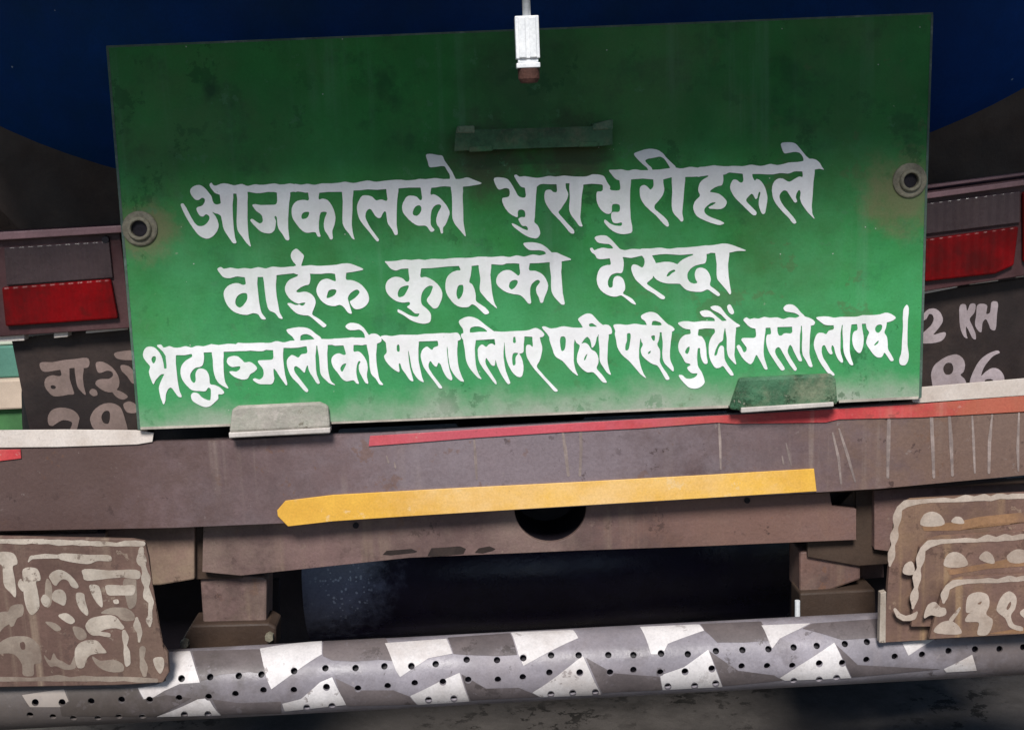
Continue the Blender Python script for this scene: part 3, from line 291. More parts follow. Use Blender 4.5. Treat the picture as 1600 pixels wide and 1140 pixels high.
  '4619,3886 4589,3903 4561,3933 4548,3961 4543,3994 4548,4024 4566,4064 4588,4096 4615,4124 4626,4141 4625,4149 4609,4154 4594,4162 4546,4163 4441,4175 4376,4175 4274,4165 4239,4169 4159,4193 4134,4192 4061,4176 4039,4174 4016,4176 3941,4194 3916,4198 3836,4188 3801,4188 3729,4198 3706,4198 3604,4180 3516,4197 3501,4198 3489,4194 3464,4176 3451,4172 3429,4176 3409,4188 3401,4196 3400,4209 3411,4235 3474,4314 3504,4334 3551,4345 3589,4345 3619,4339 3679,4321 3714,4318 3819,4330 3827,4336 3842,4416 3839,4436 3831,4444 3814,4450 3799,4450 3784,4447 3741,4429 3716,4423 3681,4423 3634,4431 3586,4451 3554,4473 3526,4504 3506,4539 3498,4566 3495,4594 3501,4636 3518,4696 3539,4741 3563,4779 3584,4805 3621,4842 3656,4867 3696,4887 3749,4904 3799,4915 3866,4917 3939,4894 3959,4890 4004,4896 4029,4906 4042,4916 4076,4969 4089,4982 4121,4990 4139,4990 4153,4984 4154,4976 4150,4966 4108,4914 4089,4884 4071,4826 4050,4716 4020,4431 4026,4327 4106,4325 4112,4331 4125,4404 4138,4536 4160,4704 4181,4789 4191,4816 4208,4844 4224,4857 4279,4879 4299,4890 4317,4909 4353,4959 4366,4969 4399,4980 4414,4978 4417,4971 4415,4961 4383,4906 4368,4871 4323,4624 4315,4536 4312,4441 4320,4351 4320,4304 4324,4299 4336,4296 4591,4268 4629,4284 4654,4286 4657,4291 4655,4304 4641,4317 4539,4361 4520,4374 4496,4398 4476,4429 4455,4479 4453,4526 4461,4559 4483,4606 4513,4649 4554,4690 4599,4718 4629,4732 4671,4745 4711,4731 4741,4726 4766,4725 4771,4729 4772,4734 4761,4752 4749,4765 4721,4776 4704,4772 4679,4757 4644,4765 4611,4764 4551,4737 4534,4733 4499,4735 4493,4741 4495,4754 4549,4818 4593,4861 4629,4889 4659,4904 4694,4914 4756,4925 4809,4926 4841,4938 4884,4970 5034,5100 5051,5111 5071,5112 5091,5100 5101,5084 5096,5068 5014,5001 4959,4964 4892,4926 4878,4906 4882,4876 4922,4776 4932,4736 4932,4714 4927,4684 4917,4656 4901,4631 4877,4604 4851,4585 4831,4574 4791,4559 4751,4555 4689,4567 4661,4568 4639,4563 4631,4554 4633,4544 4644,4531 4696,4489 4741,4468 4776,4456 4819,4447 4832,4436 4844,4406 4850,4361 4850,4319 4844,4279 4846,4274 4909,4278 5016,4278 5101,4268 5171,4268 5224,4276 5236,4281 5249,4369 5246,4385 5241,4393 5224,4392 5149,4361 5119,4353 5096,4353 5054,4363 5021,4379 4993,4406 4969,4444 4951,4489 4945,4516 4945,4554 4955,4589 4967,4616 4991,4656 5016,4690 5049,4722 5094,4753 5134,4769 5191,4780 5236,4780 5301,4760 5329,4766 5354,4781 5382,4806 5419,4859 5439,4882 5469,4898 5491,4899 5496,4894 5497,4881 5438,4679 5435,4661 5438,4644 5452,4611 5473,4584 5489,4568 5531,4538 5559,4526 5579,4523 5596,4529 5611,4544 5619,4561 5616,4576 5596,4605 5552,4649 5511,4679 5471,4704 5468,4714 5471,4729 5488,4764 5513,4799 5536,4820 5564,4830 5589,4830 5624,4824 5666,4810 5704,4786 5730,4761 5751,4729 5762,4704 5767,4676 5767,4649 5753,4589 5729,4544 5702,4506 5655,4454 5599,4415 5539,4389 5506,4379 5484,4375 5424,4374 5409,4364 5403,4341 5410,4266 5414,4261 5496,4250 5649,4222 5668,4216 5674,4211 5675,4204 5669,4196 5629,4176 5526,4136 5479,4120 5434,4113 5349,4116 5264,4135 5184,4143 5016,4153 4954,4153 4876,4143 4834,4143 4739,4155 4714,4155 4708,4149 4710,4134 4744,4034 4750,4004 4746,3989 4735,3971 4656,3898 4636,3886',
  '10387,3969 10406,3968 10614,3982 10674,3980 10814,3968 10829,3969 10831,3974 10828,3981 10816,3991 10761,4009 10676,4049 10629,4083 10586,4126 10581,4128 10516,4101 10449,4090 10374,4090 10246,4112 10232,4074 10189,3996 10190,3991 10216,3986 10319,3973',
  '10518,4214 10536,4213 10546,4218 10553,4229 10548,4239 10498,4269 10456,4309 10436,4317 10424,4319 10417,4316 10415,4309 10421,4291 10439,4263 10454,4248 10479,4231',
  '8040,4371 8064,4373 8085,4386 8090,4399 8086,4426 8071,4457 8042,4494 8011,4517 7996,4522 7986,4520 7971,4509 7958,4491 7953,4479 7953,4456 7961,4426 7968,4411 7984,4394 8011,4379',
  '7195,4449 7221,4448 7229,4451 7235,4459 7242,4489 7240,4539 7231,4579 7214,4624 7184,4663 7171,4671 7164,4672 7156,4668 7149,4659 7136,4616 7132,4586 7135,4551 7145,4499 7155,4474 7171,4458',
  '6357,4459 6374,4458 6384,4461 6387,4466 6387,4479 6374,4514 6329,4599 6309,4620 6289,4632 6256,4642 6239,4643 6229,4639 6218,4621 6215,4586 6223,4549 6239,4516 6251,4501 6281,4481 6314,4469',
  '5185,4519 5226,4518 5251,4529 5256,4536 5257,4551 5249,4576 5230,4604 5196,4629 5141,4653 5124,4657 5111,4656 5106,4651 5105,4634 5121,4571 5131,4548 5138,4539 5151,4530',
  '3805,4576 3836,4576 3849,4580 3856,4586 3864,4603 3867,4621 3867,4651 3864,4669 3855,4694 3844,4714 3799,4773 3766,4798 3751,4804 3741,4804 3721,4796 3705,4784 3693,4771 3682,4751 3678,4734 3678,4709 3685,4671 3703,4634 3731,4605 3766,4586',
 ],
 'l3': [
  '12326,4752 12291,4760 12268,4774 12251,4792 12243,4803 12239,4815 12248,4838 12263,4856 12281,4865 12413,4887 12458,4907 12482,4925 12487,4938 12476,4947 12446,4961 12433,4964 12411,4964 12358,4957 12333,4957 12311,4961 12258,4980 12238,4983 12221,4980 12148,4957 12106,4957 12033,4964 11941,4949 11858,4976 11833,4976 11783,4969 11718,4984 11703,4979 11673,4960 11661,4957 11638,4967 11620,4985 11615,4998 11623,5015 11686,5084 11722,5110 11741,5119 11803,5135 11812,5205 11812,5245 11804,5265 11791,5274 11771,5279 11621,5277 11601,5282 11586,5295 11582,5308 11588,5323 11653,5410 11666,5433 11664,5468 11657,5485 11646,5496 11626,5503 11613,5494 11581,5423 11551,5388 11541,5385 11531,5388 11517,5398 11510,5410 11510,5420 11515,5435 11549,5505 11590,5575 11628,5621 11658,5649 11691,5673 11708,5683 11721,5686 11733,5684 11743,5676 11769,5643 11803,5560 11813,5546 11821,5544 11831,5555 11900,5678 11938,5753 11951,5765 11968,5771 11983,5769 11990,5763 11992,5755 11988,5740 11943,5595 11935,5555 11929,5493 11932,5398 11945,5265 11959,5168 11960,5125 11971,5119 12031,5117 12037,5123 12044,5168 12047,5198 12043,5215 12033,5223 11998,5224 11988,5229 11977,5248 11969,5285 11969,5340 11980,5403 12003,5473 12028,5525 12145,5705 12193,5771 12203,5780 12218,5786 12236,5783 12251,5775 12257,5768 12259,5758 12249,5730 12201,5655 12153,5590 12124,5540 12110,5503 12110,5473 12117,5453 12127,5438 12151,5422 12163,5422 12176,5425 12196,5448 12283,5605 12341,5698 12404,5780 12421,5790 12433,5788 12448,5770 12447,5750 12428,5715 12355,5600 12325,5545 12308,5503 12305,5475 12317,5428 12331,5398 12343,5385 12352,5388 12374,5415 12400,5483 12471,5621 12483,5635 12501,5643 12518,5641 12528,5633 12528,5613 12503,5543 12494,5500 12497,5238 12512,5133 12512,5095 12515,5090 12521,5089 12526,5090 12529,5095 12529,5160 12534,5203 12534,5290 12529,5350 12529,5455 12532,5493 12540,5535 12550,5563 12592,5630 12635,5713 12648,5725 12661,5731 12683,5731 12693,5725 12693,5705 12655,5583 12644,5513 12654,5238 12667,5123 12666,5090 12671,5087 12706,5078 12721,5069 12733,5040 12731,5025 12706,4997 12671,4975 12646,4964 12573,4942 12557,4920 12513,4881 12464,4820 12437,4793 12411,4772 12386,4760 12366,4755',
  '11391,4755 11380,4760 11367,4773 11360,4788 11363,4813 11373,4845 11388,4875 11408,4896 11428,4908 11446,4909 11459,4898 11466,4888 11467,4870 11463,4855 11446,4815 11421,4770 11406,4755',
  '14166,4760 14150,4773 14129,4803 14118,4825 14110,4860 14104,4968 14107,5093 14104,5168 14092,5330 14087,5460 14076,5533 14053,5595 14047,5620 14050,5660 14060,5685 14074,5698 14101,5706 14133,5704 14143,5699 14161,5681 14174,5660 14186,5633 14197,5578 14197,5528 14177,5388 14177,5183 14184,4985 14197,4885 14199,4828 14194,4798 14186,4775 14177,4763',
  '11171,4772 11141,4777 11108,4790 11100,4800 11105,4813 11126,4834 11143,4846 11216,4881 11268,4914 11343,4992 11351,5003 11350,5008 11301,5014 11281,5013 11101,4862 11058,4847 11016,4844 10961,4855 10937,4868 10934,4878 10938,4890 10957,4920 10981,4941 11003,4950 11086,4949 11138,4963 11156,4974 11163,4985 11169,5008 11166,5016 10971,5014 10851,5029 10826,5028 10753,5017 10678,5017 10621,5030 10601,5040 10593,5048 10597,5060 10623,5086 10668,5119 10693,5130 10721,5138 10781,5145 10786,5155 10792,5198 10786,5215 10778,5218 10716,5227 10701,5232 10666,5254 10635,5288 10619,5315 10605,5353 10597,5395 10597,5430 10605,5473 10614,5498 10657,5568 10696,5643 10714,5663 10728,5669 10773,5679 10787,5693 10788,5700 10783,5706 10748,5728 10738,5740 10737,5748 10743,5763 10758,5785 10785,5813 10816,5828 10833,5831 10886,5829 10895,5835 10893,5850 10887,5863 10866,5885 10831,5905 10786,5916 10751,5916 10723,5910 10708,5901 10676,5869 10656,5857 10641,5854 10616,5854 10606,5860 10606,5873 10630,5915 10689,5983 10743,6035 10768,6051 10793,6060 10836,6068 10858,6069 10896,6063 10928,6052 10961,6033 10989,6005 11004,5983 11009,5965 11009,5950 10996,5895 10973,5833 10956,5798 10914,5738 10900,5698 10892,5610 10892,5555 10897,5473 10904,5443 10913,5435 10926,5434 10933,5437 10938,5445 10939,5505 10950,5573 10969,5628 10990,5665 11008,5680 11031,5684 11050,5675 11056,5660 11054,5630 11040,5558 11034,5445 11021,5355 11004,5310 10974,5265 10958,5251 10918,5245 10908,5238 10904,5223 10905,5205 10913,5150 10921,5142 11008,5129 11078,5129 11158,5134 11163,5137 11171,5170 11171,5188 11161,5206 11133,5238 11107,5280 11088,5325 11077,5370 11072,5430 11074,5515 11085,5580 11100,5625 11119,5665 11145,5708 11163,5731 11179,5743 11198,5749 11231,5745 11256,5736 11281,5716 11293,5715 11311,5730 11358,5796 11408,5856 11426,5865 11441,5866 11454,5863 11461,5855 11456,5833 11436,5795 11365,5695 11330,5630 11320,5598 11317,5573 11311,5438 11308,5423 11301,5409 11288,5400 11276,5397 11263,5398 11253,5404 11240,5420 11223,5453 11206,5523 11198,5541 11186,5551 11168,5556 11162,5550 11162,5528 11178,5470 11200,5418 11220,5380 11241,5354 11283,5326 11295,5305 11299,5283 11302,5228 11322,5128 11328,5123 11334,5140 11335,5165 11354,5280 11354,5458 11368,5533 11381,5568 11407,5605 11482,5683 11493,5690 11500,5690 11501,5668 11477,5575 11472,5533 11482,5425 11487,5258 11499,5153 11497,5120 11501,5115 11553,5099 11561,5093 11563,5085 11548,5070 11506,5046 11463,5015 11378,4946 11342,4908 11269,4810 11253,4794 11216,4777',
  '10146,4872 10096,4885 10051,4905 10026,4921 10013,4940 10017,4960 10027,4978 10068,5007 10083,5023 10104,5068 10104,5073 10101,5076 10043,5074 9951,5059 9913,5056 9801,5074 9773,5074 9696,5064 9636,5064 9608,5067 9588,5077 9583,5088 9585,5098 9603,5140 9614,5175 9607,5200 9607,5228 9626,5308 9637,5383 9645,5418 9673,5478 9713,5534 9749,5570 9817,5625 9854,5663 10003,5838 10060,5885 10091,5903 10094,5900 10093,5895 10060,5843 10022,5753 10003,5688 9987,5605 9984,5580 9984,5465 10000,5318 10008,5281 10013,5293 10023,5338 10038,5361 10044,5378 10041,5395 10016,5443 10012,5460 10012,5485 10018,5515 10035,5555 10073,5596 10130,5643 10168,5669 10206,5688 10253,5700 10274,5713 10303,5750 10398,5918 10409,5928 10421,5933 10441,5930 10452,5925 10459,5915 10459,5905 10454,5890 10416,5823 10378,5773 10338,5710 10324,5685 10310,5650 10307,5618 10314,5575 10314,5493 10306,5453 10273,5395 10270,5365 10291,5315 10296,5295 10306,5235 10308,5193 10313,5189 10323,5189 10333,5189 10338,5193 10340,5235 10354,5338 10354,5408 10347,5510 10352,5588 10360,5625 10380,5668 10409,5703 10496,5786 10513,5797 10521,5797 10526,5785 10526,5750 10516,5719 10485,5655 10472,5613 10467,5575 10467,5478 10480,5333 10497,5215 10497,5185 10501,5179 10521,5168 10533,5156 10538,5148 10538,5140 10534,5130 10511,5105 10478,5083 10446,5071 10407,5040 10290,4920 10263,4897 10231,4883 10211,4877 10183,4872',
  '13826,4885 13756,4908 13726,4913 13651,4921 13593,4923 13478,4922 13403,4943 13358,4949 13128,4949 13051,4961 13021,4961 12946,4944 12868,4941 12783,4949 12755,4958 12752,4965 12755,4973 12777,4995 12853,5053 12876,5067 12893,5073 12928,5079 12976,5081 13018,5079 13023,5083 13026,5093 13029,5125 13023,5141 13006,5151 12963,5159 12951,5165 12936,5180 12917,5210 12908,5218 12898,5218 12866,5202 12841,5197 12801,5197 12776,5207 12757,5228 12741,5259 12725,5305 12717,5343 12714,5390 12725,5450 12781,5598 12803,5640 12845,5708 12913,5801 12941,5831 12978,5858 13003,5868 13026,5865 13036,5858 13038,5848 13029,5830 12975,5773 12923,5683 12865,5595 12848,5550 12837,5500 12837,5443 12840,5423 12848,5405 12858,5395 12871,5389 12883,5392 12894,5405 12924,5473 12948,5511 12968,5531 12988,5533 13003,5525 13007,5513 12990,5460 12987,5428 12996,5395 13003,5391 13011,5395 13024,5413 13031,5428 13050,5513 13071,5566 13088,5600 13105,5625 13133,5654 13153,5664 13164,5660 13171,5640 13169,5620 13138,5523 13129,5473 13132,5200 13152,5080 13158,5074 13165,5075 13167,5080 13162,5140 13164,5223 13172,5335 13172,5415 13182,5498 13200,5555 13227,5610 13268,5678 13286,5695 13303,5703 13318,5703 13328,5698 13329,5690 13326,5673 13300,5603 13282,5530 13274,5475 13274,5398 13282,5210 13300,5073 13306,5067 13381,5061 13388,5062 13391,5068 13399,5128 13396,5148 13386,5160 13346,5177 13330,5200 13320,5233 13315,5265 13314,5320 13323,5378 13339,5425 13357,5458 13393,5499 13418,5511 13433,5511 13441,5508 13459,5483 13476,5433 13489,5373 13494,5288 13489,5233 13472,5145 13463,5063 13468,5057 13523,5054 13529,5060 13530,5085 13540,5128 13548,5143 13573,5178 13579,5195 13573,5215 13553,5258 13543,5290 13532,5340 13533,5363 13548,5398 13631,5518 13667,5555 13693,5573 13713,5581 13741,5584 13761,5580 13778,5571 13789,5558 13808,5515 13813,5510 13821,5510 13838,5527 13898,5618 13911,5633 13931,5641 13948,5636 13957,5630 13961,5618 13954,5595 13916,5525 13884,5475 13875,5455 13869,5423 13869,5365 13861,5280 13850,5248 13820,5205 13817,5180 13842,5115 13851,5065 13853,5035 13916,5020 13953,5004 13986,4979 13991,4970 13992,4960 13988,4950 13976,4937 13923,4903 13876,4887 13856,4884',
  '9173,4897 9143,4905 9101,4927 9046,4964 9033,4983 9036,5003 9080,5065 9104,5110 9101,5116 9046,5119 8953,5116 8818,5096 8773,5099 8696,5121 8618,5131 8583,5125 8523,5100 8508,5097 8491,5097 8476,5101 8468,5108 8468,5115 8485,5143 8546,5210 8583,5265 8585,5308 8598,5355 8631,5448 8653,5520 8673,5558 8698,5583 8771,5625 8792,5640 8824,5673 8896,5759 8951,5814 9011,5858 9026,5865 9031,5860 8990,5768 8972,5690 8964,5633 8967,5373 8977,5305 8981,5300 9007,5355 9048,5382 9059,5398 9056,5423 9020,5540 9012,5608 9019,5658 9043,5700 9068,5731 9099,5763 9131,5788 9158,5805 9176,5813 9193,5815 9251,5809 9276,5817 9312,5850 9386,5936 9411,5961 9426,5970 9443,5975 9471,5976 9479,5968 9477,5955 9443,5898 9406,5850 9335,5773 9324,5755 9323,5730 9343,5683 9349,5660 9352,5605 9339,5550 9318,5510 9296,5487 9258,5469 9242,5458 9225,5435 9199,5390 9171,5365 9143,5354 9126,5354 9091,5365 9086,5360 9130,5295 9147,5278 9168,5262 9183,5263 9204,5283 9220,5308 9234,5358 9243,5420 9248,5429 9256,5430 9271,5418 9296,5383 9311,5340 9322,5273 9345,5240 9346,5225 9351,5222 9356,5225 9352,5248 9352,5300 9367,5443 9367,5603 9373,5638 9390,5680 9475,5808 9501,5833 9526,5848 9541,5852 9544,5848 9544,5840 9519,5775 9505,5718 9495,5665 9489,5598 9499,5363 9512,5255 9510,5228 9513,5222 9548,5214 9558,5206 9564,5180 9558,5145 9551,5125 9538,5102 9511,5078 9471,5069 9453,5069 9423,5076 9416,5073 9360,5030 9269,4928 9246,4908 9211,4897',
  '7318,4945 7268,4955 7243,4965 7188,4995 7177,5005 7171,5017 7169,5028 7173,5043 7187,5073 7229,5130 7236,5155 7242,5195 7238,5203 7218,5210 7205,5220 7202,5245 7214,5278 7239,5313 7240,5338 7261,5453 7275,5583 7285,5630 7303,5683 7333,5740 7366,5786 7426,5856 7463,5894 7478,5904 7506,5917 7518,5919 7524,5913 7488,5855 7473,5825 7450,5763 7435,5695 7424,5573 7419,5435 7434,5320 7438,5313 7721,5294 7728,5297 7739,5375 7733,5390 7723,5388 7693,5367 7671,5367 7636,5380 7608,5411 7596,5417 7583,5413 7548,5385 7531,5379 7508,5390 7483,5415 7470,5438 7464,5465 7467,5555 7478,5620 7501,5678 7563,5773 7638,5867 7702,5955 7738,5994 7753,6002 7759,5995 7759,5980 7751,5948 7624,5748 7595,5693 7584,5653 7585,5625 7590,5600 7596,5592 7603,5593 7673,5694 7693,5709 7713,5713 7727,5708 7733,5698 7739,5658 7740,5628 7743,5623 7746,5624 7770,5713 7818,5821 7860,5893 7910,5968 7931,5991 7946,5998 7967,5990 7972,5983 7973,5973 7905,5795 7890,5728 7869,5585 7867,5500 7879,5350 7881,5347 7884,5353 7894,5505 7902,5565 7918,5633 7945,5705 7993,5793 8017,5825 8043,5851 8068,5871 8091,5883 8116,5889 8136,5886 8151,5878 8166,5850 8179,5780 8179,5718 8169,5653 8157,5608 8143,5575 8115,5525 8117,5523 8141,5520 8166,5508 8176,5498 8183,5478 8184,5398 8182,5383 8192,5305 8193,5257 8198,5254 8221,5254 8313,5259 8319,5265 8319,5315 8324,5358 8326,5395 8321,5415 8311,5413 8288,5390 8271,5384 8248,5384 8233,5390 8225,5398 8220,5413 8217,5430 8217,5503 8227,5555 8240,5593 8291,5683 8357,5773 8581,6019 8636,6084 8656,6104 8676,6115 8693,6116 8711,6108 8714,6095 8706,6083 8521,5891 8456,5814 8410,5765 8395,5743 8388,5723 8391,5700 8426,5643 8446,5588 8461,5528 8472,5465 8471,5410 8445,5323 8435,5273 8438,5267 8461,5265 8483,5258 8498,5243 8504,5230 8503,5215 8497,5203 8461,5164 8433,5145 8408,5132 8381,5124 8361,5123 8333,5129 8268,5155 8208,5164 7983,5174 7888,5181 7823,5181 7743,5174 7721,5176 7583,5075 7509,5013 7463,4982 7406,4957 7361,4947',
  '10217,5010 10248,5012 10303,5030 10318,5039 10331,5052 10336,5065 10336,5075 10321,5081 10288,5084 10183,5078 10182,5065 10191,5025 10201,5015',
